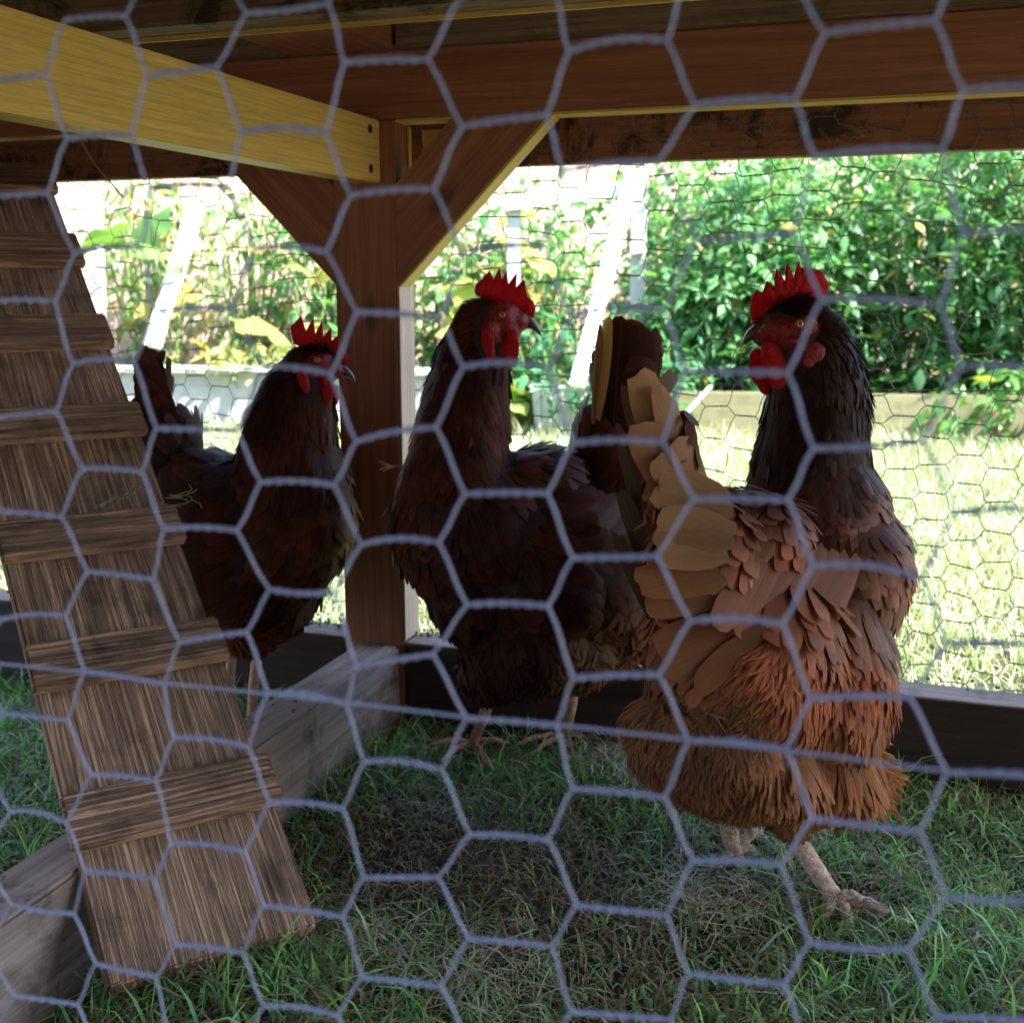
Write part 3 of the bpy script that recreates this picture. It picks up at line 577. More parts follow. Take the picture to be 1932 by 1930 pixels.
def plumage(body, n, ctrl, mask, parent, name='plumage', mat=None, dens_small=1.0):
    """ctrl rows: x, y, dx, dy, dd, len_mm, wid_mm, lift_deg, jitter, point, r, g, b"""
    ct = np.array(ctrl, float); P, Nn = surf_samples(body.data, n); P0 = P.copy()
    off = np.array(wloc(body).translation); P = P + off
    x, y = pix(P); keep = ~mask(x, y, P); P, Nn, x, y = P[keep], Nn[keep], x[keep], y[keep]
    d2 = (x[:, None] - ct[None, :, 0]) ** 2 + (y[:, None] - ct[None, :, 1]) ** 2 + 60; w_ = d2 ** -2.0; w_ /= w_.sum(1)[:, None]
    at = w_ @ ct
    D = at[:, 2:3] * CR - at[:, 3:4] * CU + at[:, 4:5] * CF; D += rng.normal(0, 1, D.shape) * (at[:, 8:9] * np.where(at[:, 9:10] < .45, .55, 1)) * np.linalg.norm(D, axis=1)[:, None]
    D -= (D * Nn).sum(1)[:, None] * Nn; D /= np.linalg.norm(D, axis=1)[:, None] + 1e-9
    ln = at[:, 5] * .00115 * rng.uniform(.82, 1.18, len(P)); wd = at[:, 6] * .00105 * rng.uniform(.85, 1.15, len(P))
    body.data.calc_loop_triangles(); tot = sum(p.area for p in body.data.polygons); dens = n / tot
    fa = at[:, 5] * at[:, 6] * 1e-6; scale = at[:, 9] < .45; lay = np.where(scale, 60, 9.0 + 8 * at[:, 9])
    keep = rng.uniform(0, 1, len(P)) < np.clip(lay / (dens * fa), .0, 1)
    # scale-like feathers keep an even spacing, as they do on the bird
    gap = np.sqrt(fa / 5.5); grid = {}; cs = .005
    for q in np.where(keep & scale)[0]:
        p = P[q]; g = gap[q]; c = (int(p[0] // cs), int(p[1] // cs), int(p[2] // cs)); m = int(g // cs) + 1; ok = True
        for a in range(-m, m + 1):
            for b_ in range(-m, m + 1):
                for c_ in range(-m, m + 1):
                    for o_ in grid.get((c[0] + a, c[1] + b_, c[2] + c_), ()):
                        if (p[0] - o_[0]) ** 2 + (p[1] - o_[1]) ** 2 + (p[2] - o_[2]) ** 2 < g * g: ok = False; break
                    if not ok: break
                if not ok: break
            if not ok: break
        if ok: grid.setdefault(c, []).append(p)
        else: keep[q] = False
    lift = np.radians(at[:, 7] * np.where(at[:, 9] < .62, .55, 1) + 4) + rng.normal(0, .025, len(P)); cl_ = sum(np.sin(P @ q * 1.0 + i) for i, q in enumerate(rng.normal(0, 75, (5, 3)))) / 2.5
    col = at[:, 10:13] * (1 + .22 * cl_)[:, None] * rng.uniform(.72, 1.28, (len(P), 1)) * rng.uniform(.92, 1.08, (len(P), 3))
    f = lambda a: a[keep]
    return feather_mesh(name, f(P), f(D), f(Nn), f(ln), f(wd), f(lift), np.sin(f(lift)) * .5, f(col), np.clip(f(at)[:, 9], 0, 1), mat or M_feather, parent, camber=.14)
def big_feathers(name, rows, parent, mat=None, camber=.25):
    """rows: base(x,y,Y), tip(x,y,Y), width px, colour, facing lean, droop"""
    P = np.array([W(*r[0]) for r in rows]); T = np.array([W(*r[1]) for r in rows]); D = T - P; ln = np.linalg.norm(D, axis=1); D /= ln[:, None]
    Nn = np.array([-CF + r[4] * CR + (r[6] if len(r) > 6 else 0) * CU for r in rows]); Nn -= (Nn * D).sum(1)[:, None] * D; Nn /= np.linalg.norm(Nn, axis=1)[:, None]
    wd = np.array([r[2] * r[0][2] / FPX for r in rows]); col = np.array([r[3] for r in rows], float); cu = np.array([r[5] for r in rows], float)
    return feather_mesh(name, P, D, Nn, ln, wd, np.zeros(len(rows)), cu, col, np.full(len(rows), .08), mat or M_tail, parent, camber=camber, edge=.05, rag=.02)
def extrude_poly(name, pts, Y, th, mat, parent, yaw=0.0, sub=2):
    """a fleshy plate: outline in the picture given real thickness, domed towards its middle"""
    P2 = np.array(pts, float); c = P2.mean(0)
    bm = bmesh.new(); vs = [bm.verts.new(W(a, b, Y + yaw * (a - c[0]) / FPX)) for a, b in P2]; f = bm.faces.new(vs)
    bmesh.ops.triangulate(bm, faces=[f], quad_method='BEAUTY', ngon_method='EAR_CLIP')
    for _ in range(sub): bmesh.ops.subdivide_edges(bm, edges=bm.edges[:], cuts=1, use_grid_fill=True)
    bnd = np.array([v.co for v in bm.verts if v.is_boundary]); bm.verts.ensure_lookup_table()
    g = bmesh.ops.duplicate(bm, geom=bm.verts[:] + bm.edges[:] + bm.faces[:]); vm = g['vert_map']
    k = th
    orig = [v for v in bm.verts if v in vm]; seen = set(); front = []
    for v in orig:
        o = vm[v]
        if v.index >= 0 and v not in seen: seen.add(v); seen.add(o); front.append((v, o))
    faces2 = [x for x in g['geom'] if isinstance(x, bmesh.types.BMFace)]
    for v, o in front:
        d = np.min(np.linalg.norm(bnd - np.array(v.co), axis=1)); t = k * (1 + .18 * math.sin(v.co.x * 900) * math.sin(v.co.z * 1100)) * min(1, .35 + math.sqrt(d / (k * 2.0)) * .65) if d > 1e-6 else k * .35
        n3 = Vector(CF * t); v.co = v.co - n3; o.co = o.co + n3
    bmesh.ops.reverse_faces(bm, faces=faces2)
    e1 = [e for e in bm.edges if e.is_boundary]
    bmesh.ops.bridge_loops(bm, edges=e1)
    bmesh.ops.recalc_face_normals(bm, faces=bm.faces[:])
    me = bpy.data.meshes.new(name); bm.to_mesh(me); bm.free(); o = link(name, me, mat, parent); me.shade_smooth(); return o
def beak(base, tip, h0, h1, Y, rd, parent, droop=.25):
    """base (x,y) centre, tip (x,y); upper and lower mandible as two lofts"""
    b = np.array(base, float); t = np.array(tip, float); d = t - b; nrm2 = np.array([-d[1], d[0]]); nrm2 /= np.linalg.norm(nrm2)
    if nrm2[1] > 0: nrm2 = -nrm2                         # points up in the picture
    out = []
    for part in (0, 1):
        L_ = 1.0 if part == 0 else .80; rings = []; n = 12
        for i in range(n):
            s = i / (n - 1); c = b + d * s * L_ + nrm2 * (h0 * .22 * (1 - s) if part == 0 else -h0 * .24 * (1 - s)) - nrm2 * (droop * h0 * max(0, s - .45) ** 2 * 3.2 if part == 0 else -.05 * h0 * s)
            r = (h0 * (.33 if part == 0 else .2)) * (1 - s ** 2.2) ** .8 + .4; dr = rd * (1 - s ** 1.6) ** .9 * (1 if part == 0 else .8) + .0003
            cc = W(c[0], c[1], Y); k = Y / FPX; th = np.linspace(0, 2 * np.pi, 14, endpoint=False)
            up = -CU * 0 + (nrm2[0] * CR - nrm2[1] * CU)
            rings.append(cc + np.sin(th)[:, None] * up * r * k + np.cos(th)[:, None] * CF * dr)
        V = np.concatenate(rings); F = []
        for i in range(n - 1):
            for j in range(14): F.append([i * 14 + j, i * 14 + (j + 1) % 14, (i + 1) * 14 + (j + 1) % 14, (i + 1) * 14 + j])
        out.append((V, np.array(F)))
    V = np.concatenate([out[0][0], out[1][0]]); F = np.concatenate([out[0][1], out[1][1] + len(out[0][0])])
    o = link('beak', npmesh('beak', V, F), M_beak, parent); o.data.shade_smooth()
    # nostril
    for sg in (-1, 1):
        nb = b + d * .22 + nrm2 * h0 * .26; cc = W(nb[0], nb[1], Y) + CF * rd * .8 * sg
        link('nostril', npmesh('nostril', cc + SV * np.array([.0016, .0012, .0009]), SF), M_dark, o)
    return o
def eye(x, y, Y, r_px, off, parent):
    for sg in (-1, 1):
        c = W(x, y, Y - off) + CF * off * (sg + 1); r = r_px * Y / FPX
        e = link('eye', npmesh('eye', c + SV * r * np.array([1, .75, 1]), SF), M_eye, parent, smooth=True)
        pc = c + CF * sg * r * .42
        link('pupil', npmesh('pupil', pc + SV * r * .52 * np.array([1, .72, 1]), SF), M_pupil, e, smooth=True)
        th = np.linspace(0, 2 * np.pi, 20); ringp = c + r * 1.12 * (np.cos(th)[:, None] * CR + .86 * np.sin(th)[:, None] * CU) + CF * sg * r * .35
        V, F = tube_arrays([ringp], r * .22, 6); l = link('eyelid', npmesh('eyelid', V, F), M_face, e, smooth=True)
def leg(pts, rad, parent, toes, foot_r=.0036, mat=None):
    """pts (x,y,Y) down the shank; toes list of (x,y,z) ends from the foot"""
    P = np.array([W(*p) for p in pts]); n = 26; t = np.linspace(0, len(P) - 1, n); path = np.stack([np.interp(t, range(len(P)), P[:, k]) for k in range(3)], 1)
    s = np.linspace(0, 1, n); r = rad * (1.25 - .45 * s + .35 * np.exp(-((s - 1) / .1) ** 2)) * (1 + .06 * np.sin(s * 150))
    paths, rs = [path], [r]; foot = path[-1]; cl = []
    for tx, ty, tz in toes:
        e = on_z(tx, ty, tz); d = e - foot; m = 16; q = np.linspace(0, 1, m)[:, None]
        pth = foot + d * q + np.array([0, 0, 1]) * (np.sin(q * np.pi) * .006) + np.array([0, 0, 1]) * (np.sin(q * np.pi * 3) * .0008)
        paths.append(pth); rs.append(foot_r * (1.15 - .5 * q[:, 0]) * (1 + .12 * np.sin(q[:, 0] * 22)))
        dn = d / np.linalg.norm(d); c0 = pth[-1]; cl.append(np.array([c0, c0 + dn * .004 + np.array([0, 0, .001]), c0 + dn * .009 - np.array([0, 0, .002])]))
    V, F = tube_arrays(paths, rs, 12); o = link('leg', npmesh('leg', V, F), mat or M_leg, parent); o.data.shade_smooth()
    for q in cl:
        V, F = tube_arrays([q], np.array([.0018, .0013, .0003]), 6); link('claw', npmesh('claw', V, F), M_claw, o, smooth=True)
    return o
def inel(x, y, cx, cy, rx, ry, rot=0):
    a = R(rot); dx, dy = x - cx, y - cy; u = dx * math.cos(a) + dy * math.sin(a); v = -dx * math.sin(a) + dy * math.cos(a); return (u / rx) ** 2 + (v / ry) ** 2 < 1
def half(l, ox=0, oy=0, k=.5): return [(ox + a * k, oy + b * k) for a, b in l]

def flesh(name, rows, off, parent, both=True, mat=None):
    for sg in ((-1, 1) if both else (-1,)):
        blob(name, [ell(*r[:5], r[5] - off, r[6]) + CF * off * (sg + 1) for r in rows], .001, 4, mat or M_skin, parent, .0004, 350)
# ================= hen at left
h1 = thing('hen', on_z(470, 1430, .0), 'dark brown hen in profile at left between the ramp and the post', 'hen', 'hens in the run')
Yh = 1.13
body = blob('body', [ell(560, 985, 118, 150, 8, 1.13, .066), ell(470, 1020, 150, 165, 0, 1.16, .08), ell(500, 1090, 120, 120, 0, 1.15, .07), ell(400, 945, 110, 95, -25, 1.18, .065), ell(330, 860, 52, 80, 20, 1.20, .035), ell(290, 770, 30, 85, 12, 1.22, .016), ell(480, 1170, 55, 60, 0, 1.14, .05)]
  + chain([(560, 920, 108, 1.13, .06), (548, 850, 92, 1.13, .05), (553, 790, 80, 1.13, .042), (566, 735, 62, 1.13, .033), (583, 696, 44, 1.13, .023), (606, 690, 38, 1.13, .019), (628, 694, 22, 1.13, .013)]), .004, 8, M_down if False else plain('dark_down', (.03, .012, .008), .9), h1)
DK = (.10, .024, .013); DK2 = (.055, .0135, .008); PU = (.15, .07, .065); RB = (.12, .034, .018)
ct = [(575, 670, -.8, .3, 0, 12, 4, 6, .1, .6, *DK2), (540, 700, -.5, 1, 0, 20, 5, 7, .1, .8, *DK2), (530, 770, -.25, 1, 0, 26, 5, 7, .1, .8, *DK2), (500, 850, -.3, 1, 0, 28, 6, 8, .12, .8, *DK), (600, 760, .1, 1, 0, 22, 5, 7, .1, .7, *DK), (640, 850, .15, 1, 0, 20, 7, 8, .12, .3, *RB), (560, 870, 0, 1, 0, 28, 6, 7, .1, .7, *DK2),
 (600, 980, 0, 1, 0, 22, 13, 8, .12, .1, *DK), (660, 1000, -.2, 1, 0, 20, 12, 8, .12, .1, .16, .075, .02), (600, 1080, -.5, 1, 0, 22, 12, 8, .15, .2, *DK), (650, 1090, -.6, 1, 0, 16, 9, 10, .2, .3, .15, .08, .02), (450, 960, -.8, .5, .2, 26, 14, 10, .1, .1, *DK), (420, 890, -1, -.3, .3, 24, 9, 5, .1, .3, *PU), (380, 880, -1, -.5, .3, 26, 10, 5, .08, .3, *PU), (350, 820, -.8, -.8, .3, 26, 12, 4, .08, .2, *PU), (300, 780, -.4, -1, .2, 26, 13, 3, .06, .1, *DK),  # the two yellowish breast rows colour in reflected rim light
 (450, 1060, -.9, .4, .1, 34, 16, 9, .1, .1, *DK), (500, 1130, -.6, 1, 0, 24, 6, 12, .3, .6, *DK2), (490, 1200, -.2, 1, 0, 20, 3, 18, .4, .7, .2, .05, .025)]
mask = lambda x, y, P: inel(x, y, 608, 692, 38, 27) | inel(x, y, 632, 700, 26, 24) | inel(x, y, 588, 712, 20, 20)
plumage(body, 45000, ct, mask, h1)
rows = []
for i in range(8):
    t = i / 7; rows.append(((345 + 25 * t, 900 - 30 * t, 1.19 + .004 * (i % 3)), (256 + 55 * t, 655 + 130 * t, 1.20 - .003 * i), 52, np.array(DK) * (1.1 + .7 * (i % 2)), .5 - .08 * i, .03))
rows.append(((300, 800, 1.215), (297, 672, 1.215), 12, (.4, .2, .1), .2, .05))
big_feathers('tail', rows, h1)
extrude_poly('comb', half([(1100,1262),(1097,1232),(1110,1222),(1130,1240),(1137,1193),(1155,1250),(1182,1203),(1190,1260),(1215,1211),(1220,1270),(1250,1236),(1252,1285),(1278,1262),(1280,1310),(1305,1325),(1318,1360),(1300,1382),(1275,1372),(1250,1350),(1200,1325),(1150,1315),(1108,1298)]), Yh, .0022, M_skin, h1)
blob('face', [ell(604, 690, 35, 28, -10, Yh, .025), ell(634, 699, 18, 17, 0, Yh, .0165), ell(590, 708, 24, 22, 0, Yh, .030), ell(612, 712, 20, 18, 0, Yh, .022)], .0013, 5, M_face, h1, .0003, 500)
flesh('wattle', [(612, 740, 19, 28, 6, Yh, .002), (608, 716, 11, 14, 0, Yh, .0045)], .018, h1)
flesh('ear_lobe', [(571, 716, 11, 22, -20, Yh, .003), (577, 730, 7, 14, -10, Yh, .003)], .032, h1)
beak((637, 697), (674, 716), 26, 0, Yh, .0068, h1); eye(599, 680, Yh, 6.5, .0225, h1)
leg([(490, 1190, 1.15), (478, 1300, 1.14), (472, 1420, 1.13)], .0052, h1, [(520, 1440, .012), (490, 1465, .01), (440, 1455, .01), (455, 1405, .012)])
leg([(440, 1190, 1.19), (432, 1300, 1.18), (428, 1400, 1.17)], .0052, h1, [(470, 1415, .012), (445, 1440, .01), (400, 1430, .01), (415, 1385, .012)])

# ================= hen in the middle
h2 = thing('hen', on_z(985, 1420, .0), 'dark hen right of the post looking back over its shoulder, breast to the left', 'hen', 'hens in the run')
Yh = 1.10
body = blob('body', [ell(880, 990, 150, 165, 0, 1.07, .07), ell(1000, 1050, 180, 185, 0, 1.09, .08), ell(985, 1190, 132, 125, 0, 1.08, .065), ell(1100, 1060, 120, 160, 0, 1.11, .07), ell(900, 1090, 110, 130, 0, 1.075, .065), ell(1075, 1215, 85, 85, 0, 1.10, .05), ell(1140, 900, 70, 130, -8, 1.13, .045), ell(1165, 760, 48, 130, -4, 1.14, .022), ell(1000, 905, 90, 62, -10, 1.09, .055), ell(925, 1250, 62, 70, 0, 1.08, .04), ell(1150, 1130, 92, 140, 0, 1.13, .055)]
  + chain([(860, 930, 112, 1.07, .062), (868, 860, 92, 1.08, .052), (876, 790, 84, 1.09, .045), (886, 720, 74, 1.10, .037), (898, 660, 62, 1.10, .031), (912, 615, 50, 1.10, .025), (940, 604, 40, 1.10, .021), (968, 606, 26, 1.10, .015)]), .004, 8, plain('dark_down', (.03, .012, .008), .9), h2)
MB = (.20, .07, .045)
ct = [(880, 590, -1, .5, 0, 14, 3, 9, .15, .7, *DK), (850, 640, -.4, 1, 0, 22, 5, 8, .1, .8, *DK2), (830, 720, -.2, 1, 0, 26, 5, 8, .1, .8, *DK), (815, 800, -.15, 1, 0, 28, 6, 8, .12, .7, *RB), (900, 700, .1, 1, 0, 24, 5, 7, .1, .8, *DK2), (930, 740, .1, 1, 0, 26, 6, 9, .12, .7, *MB), (930, 800, .2, 1, 0, 26, 7, 10, .14, .6, *MB), (880, 800, 0, 1, 0, 26, 5, 7, .1, .8, *DK2),
 (970, 850, 1, .6, 0, 24, 8, 12, .15, .5, *MB), (1020, 850, 1, .25, .1, 26, 8, 11, .12, .4, *PU), (780, 890, -.4, 1, 0, 22, 9, 10, .15, .3, *RB), (760, 960, -.1, 1, 0, 24, 13, 9, .12, .1, *DK), (880, 950, .2, 1, 0, 24, 14, 8, .12, .1, *DK2), (1000, 950, 1, .5, .1, 28, 15, 8, .12, .1, *DK), (880, 1100, .2, 1, 0, 26, 14, 8, .12, .1, *DK2), (1000, 1080, .6, .8, 0, 30, 16, 8, .12, .1, *DK2),
 (1100, 960, .6, -.3, .2, 28, 14, 9, .12, .2, *DK), (1130, 850, .2, -1, .1, 30, 13, 9, .1, .2, *DK), (1160, 760, .15, -1, .1, 30, 13, 9, .1, .2, *DK2), (900, 1230, .1, 1, 0, 22, 4, 12, .3, .7, *DK2), (1000, 1260, .1, 1, 0, 22, 4, 12, .3, .7, *DK2), (1100, 1260, .2, 1, 0, 22, 4, 16, .35, .7, .2, .08, .03)]
mask = lambda x, y, P: inel(x, y, 948, 606, 48, 40) | inel(x, y, 925, 640, 30, 34) | (x > 975) & (y < 660)
plumage(body, 50000, ct, mask, h2)
rows = []
for i in range(9):
    t = i / 8; rows.append(((1150 + 20 * t, 900, 1.11 + .003 * i), (1172 + 58 * t, 603 + 75 * t ** 2.2, 1.10 + .005 * (i % 4)), 84, np.array(DK) * (.8 + .5 * (i % 2)), -.25 + .08 * i, .05))
rows.append(((1126, 790, 1.095), (1146, 600, 1.09), 36, (.62, .36, .10), -1.4, .05))
rows.append(((1118, 800, 1.10), (1130, 612, 1.095), 22, (.45, .22, .07), -1.0, .04))
rows += [((1190, 760, 1.15), (1250, 650, 1.16), 40, (.12, .07, .04), .5, .1), ((1200, 800, 1.15), (1275, 700, 1.16), 40, (.20, .14, .10), .5, .1)]
big_feathers('tail', rows, h2)
o = lambda l: half(l, 688, 474, .3169)
extrude_poly('comb', o([(655,240),(662,200),(690,172),(704,168),(708,140),(722,170),(745,115),(768,168),(803,98),(818,168),(845,115),(856,195),(907,130),(902,215),(950,168),(947,240),(968,270),(1005,300),(1018,350),(1005,400),(975,405),(930,385),(880,350),(810,320),(750,295),(700,275),(668,265)]), Yh, .0023, M_skin, h2)
blob('face', [ell(945, 604, 42, 38, 0, Yh, .027), ell(978, 607, 22, 20, 0, Yh, .0175), ell(925, 630, 30, 38, 0, Yh, .033), ell(960, 628, 24, 22, 0, Yh, .024)], .0014, 5, M_face, h2, .0003, 450)
flesh('wattle', [(962, 656, 19, 30, 12, Yh, .002), (966, 634, 13, 14, 0, Yh, .0035), (956, 674, 12, 14, 0, Yh, .003)], .022, h2)
flesh('ear_lobe', [(920, 646, 13, 27, -8, Yh, .003), (926, 668, 8, 16, 0, Yh, .003)], .033, h2)
beak((984, 604), (1025, 628), 30, 0, Yh, .0072, h2); eye(948, 595, Yh, 7.4, .0250, h2)
leg([(935, 1290, 1.09), (915, 1345, 1.095), (890, 1408, 1.136)], .0056, h2, [(838, 1432, .016), (925, 1447, .014), (822, 1404, .02), (950, 1402, .02)])
leg([(1085, 1270, 1.12), (1078, 1330, 1.125), (1066, 1392, 1.16)], .0056, h2, [(985, 1402, .018), (1082, 1432, .014), (1010, 1420, .016), (1100, 1392, .02)])
# one loose feather at its shoulder
paths = [np.array([W(775, 876, 1.045), W(745, 880, 1.04), W(718 + random.uniform(-4, 14), 870 + 3.2 * q, 1.038)]) for q in range(7)]
tubes('loose_feather', paths, .0005, plain('loose_barbs', (.5, .2, .13), .7), h2, 4)

# ================= hen at right, seen from behind
h3 = thing('hen', on_z(1500, 1660, .0), 'rust orange hen seen from behind at right, head turned to the left', 'hen', 'hens in the run')
Yh = .95
body = blob('body', [ell(1570, 1070, 148, 165, 0, .95, .085), ell(1540, 1280, 145, 230, 4, .90, .085), ell(1400, 1230, 200, 220, 0, .87, .09), ell(1345, 1380, 165, 140, 0, .85, .075), ell(1400, 1440, 160, 95, 0, .85, .07), ell(1330, 1060, 110, 140, 12, .84, .045), ell(1420, 1010, 110, 90, -12, .88, .06), ell(1540, 1420, 120, 110, 0, .88, .065), ell(1490, 1500, 62, 62, 0, .87, .04), ell(1270, 870, 40, 110, 14, .82, .014)]
  + chain([(1540, 980, 140, .955, .075), (1528, 900, 112, .96, .06), (1535, 820, 98, .96, .052), (1540, 750, 90, .96, .045), (1535, 690, 80, .955, .04), (1525, 640, 64, .95, .033), (1500, 615, 52, .95, .027), (1465, 622, 42, .95, .022), (1440, 630, 26, .95, .015)]), .004, 8, plain('rust_down', (.07, .022, .010), .9), h3)
NK = (.045, .016, .009); MV = (.24, .085, .068); OR = (.46, .145, .068); RO = (.48, .135, .06); BRN = (.33, .10, .05); TAN = (.56, .28, .13)
ct = [(1540, 590, .8, .5, 0, 14, 4, 8, .1, .6, *NK), (1580, 650, .25, 1, 0, 24, 5, 7, .1, .8, *NK), (1520, 720, -.1, 1, 0, 26, 5, 6, .08, .8, *NK), (1600, 740, .1, 1, 0, 28, 5, 6, .08, .8, *NK), (1500, 820, -.2, 1, 0, 28, 5, 7, .1, .8, *NK), (1620, 850, .15, 1, 0, 28, 6, 8, .1, .7, .07, .035, .02),
 (1480, 900, -.5, .9, 0, 20, 7, 12, .25, .5, .11, .05, .04), (1580, 900, .1, 1, 0, 18, 7, 12, .25, .5, .12, .055, .045), (1660, 920, .5, .8, 0, 18, 8, 10, .15, .3, *MV), (1480, 960, -.2, 1, 0, 19, 12, 12, .12, .05, *MV), (1560, 970, 0, 1, 0, 18, 11, 12, .12, .05, *MV), (1640, 980, .2, 1, 0, 18, 11, 12, .12, .05, .22, .09, .07), (1500, 1030, -.1, 1, 0, 24, 12, 11, .08, .1, *OR), (1580, 1040, 0, 1, 0, 22, 11, 11, .08, .1, *OR), (1660, 1060, .1, 1, 0, 20, 9, 11, .08, .15, .36, .14, .08),
 (1480, 1110, -.5, 1, 0, 34, 18, 7, .05, .1, *OR), (1570, 1130, -.2, 1, 0, 32, 13, 8, .05, .2, .40, .15, .075), (1660, 1160, -.15, 1, 0, 28, 8, 10, .08, .3, .30, .14, .09), (1400, 1100, -.5, 1, -.1, 22, 12, 12, .15, .05, *OR), (1400, 920, -.6, .8, -.1, 22, 14, 12, .12, .05, *BRN), (1370, 980, -.4, 1, -.1, 22, 15, 13, .12, .05, *BRN), (1440, 980, -.3, 1, 0, 22, 15, 13, .12, .05, .30, .12, .075), (1350, 1060, -.6, .9, -.2, 22, 14, 13, .15, .1, *OR), (1420, 1150, -.7, .9, -.1, 28, 14, 13, .15, .15, *BRN),
 (1290, 1150, -.9, .6, -.2, 24, 14, 14, .15, .15, *OR), (1330, 1230, -.7, 1, -.2, 28, 12, 12, .15, .3, *OR), (1250, 1250, -.5, 1, -.1, 22, 10, 13, .2, .4, .26, .09, .04), (1450, 1230, -.5, .6, -.1, 22, 2.4, 20, .35, .9, *RO), (1540, 1260, -.1, 1, 0, 26, 3.6, 11, .14, .7, *RO), (1640, 1260, -.05, 1, 0, 26, 5, 9, .1, .55, *RO), (1580, 1360, -.1, 1, 0, 28, 4.2, 11, .12, .6, *OR), (1650, 1360, -.1, 1, 0, 28, 4.5, 10, .1, .6, .48, .17, .075), (1640, 1450, .4, 1, 0, 34, 4, 16, .14, .7, .46, .17, .07), (1560, 1460, -.1, 1, 0, 30, 5.5, 12, .14, .5, .42, .145, .06), (1500, 1400, -.3, 1, 0, 26, 4.5, 15, .2, .6, .46, .18, .08),
 (1180, 1200, -.3, 1, 0, 18, 6, 14, .2, .5, .13, .05, .025), (1220, 1360, -.2, 1, 0, 23, 2.4, 20, .3, .9, .30, .12, .05), (1320, 1340, -.2, 1, -.1, 24, 2.2, 22, .35, .9, .26, .12, .055), (1400, 1330, -.3, .8, -.1, 20, 2, 24, .4, .9, .22, .09, .04), (1300, 1450, 0, 1, 0, 24, 2.2, 20, .3, .9, .33, .13, .055), (1400, 1460, .1, 1, 0, 24, 2.2, 18, .3, .9, .31, .115, .05), (1380, 1530, 0, 1, 0, 22, 2, 20, .35, .9, .37, .145, .06), (1490, 1500, 0, 1, 0, 20, 4, 12, .2, .7, .46, .18, .08)]
mask = lambda x, y, P: inel(x, y, 1468, 630, 52, 42, 10) | inel(x, y, 1505, 622, 36, 30) | (x < 1440) & (y < 680) & (y > 560) | inel(x, y, 1455, 680, 36, 42)
plumage(body, 110000, ct, mask, h3)
# tail: broad tan feathers standing up towards the viewer, dark ones behind them
rows = []
for i, (bx, by, tx, ty, wdp) in enumerate([(1275, 1060, 1183, 730, 50), (1280, 1040, 1195, 745, 52), (1262, 1130, 1172, 830, 48), (1262, 1180, 1165, 930, 46), (1258, 1220, 1160, 1010, 44)]):
    rows.append(((bx, by, .86), (tx, ty, .845), wdp, (.10, .05, .032), -.8, .05))
rows += [((1295, 930, .835), (1190, 748, .825), 30, (.24, .12, .07), -.6, .05)]
rows += [((1300, 1010, .822), (1224, 702, .80), 82, TAN, .3, .08), ((1322, 1020, .818), (1262, 728, .797), 66, (.52, .25, .12), .6, .08), ((1340, 1000, .82), (1300, 820, .797), 80, (.48, .21, .10), .8, .06), ((1320, 1000, .812), (1212, 800, .79), 84, (.48, .22, .11), .1, .05),
 ((1340, 960, .808), (1246, 868, .787), 62, (.50, .24, .115), .25, .10), ((1375, 940, .80), (1252, 908, .785), 68, TAN, .25, .14), ((1385, 965, .80), (1240, 942, .782), 60, (.50, .23, .11), .2, .14), ((1390, 1000, .795), (1250, 978, .778), 66, (.56, .28, .13), .15, .14), ((1388, 1025, .79), (1242, 1012, .775), 60, (.48, .22, .10), .2, .16), ((1375, 1050, .79), (1258, 1046, .772), 62, TAN, .2, .18),
 ((1370, 1090, .79), (1207, 1096, .775), 76, (.46, .19, .07), .2, .15, .3), ((1360, 1125, .792), (1225, 1130, .778), 64, (.42, .16, .065), .2, .15, .3),
 ((1400, 1170, .79), (1240, 1215, .775), 74, (.38, .13, .06), .2, .1, .2), ((1420, 1190, .79), (1262, 1275, .772), 70, (.40, .15, .07), .2, .1), ((1440, 1190, .785), (1310, 1290, .77), 60, (.38, .14, .06), .2, .1)]
big_feathers('tail', rows, h3, camber=.22)
# wing: the long closed secondaries
rows = []
for i in range(8):
    t = i / 7; rows.append(((1470 + 150 * t, 1010 + 40 * t, .835 + .035 * t), (1350 + 215 * t, 1172 + 22 * math.sin(t * 3), .772 + .045 * t), 66 - 22 * t, np.array((.44, .15, .075)) * (1 + .08 * (i % 2)), .15, .04))
big_feathers('wing', rows[::-1], h3, camber=.18)
o = lambda l: half(l, 1131.5, 474, .3248)
extrude_poly('comb', o([(885,420),(872,340),(880,280),(905,228),(945,240),(970,173),(1018,210),(1012,160),(1027,100),(1052,140),(1080,182),(1077,120),(1087,63),(1108,110),(1127,162),(1135,110),(1155,56),(1170,100),(1180,158),(1205,125),(1240,103),(1275,112),(1300,140),(1330,190),(1328,235),(1295,282),(1250,302),(1230,345),(1120,350),(1060,375),(1000,405),(930,430)]), Yh, .0027, M_skin, h3)
blob('face', [ell(1466, 626, 40, 33, 8, Yh, .028), ell(1438, 632, 20, 20, 0, Yh, .0175), ell(1505, 625, 36, 34, 0, Yh, .037), ell(1482, 652, 34, 20, 0, Yh, .03)], .0014, 5, M_face, h3, .0003, 450)
flesh('wattle', [(1459, 686, 26, 38, -12, Yh, .0022), (1452, 660, 17, 18, 0, Yh, .0035), (1468, 716, 17, 20, -25, Yh, .0035)], .022, h3)
flesh('ear_lobe', [(1538, 664, 21, 20, 0, Yh, .003), (1526, 680, 13, 15, 30, Yh, .003)], .042, h3, True, M_face)
beak((1440, 626), (1396, 644), 38, 0, Yh, .0085, h3); eye(1509, 612, Yh, 8.0, .0395, h3)
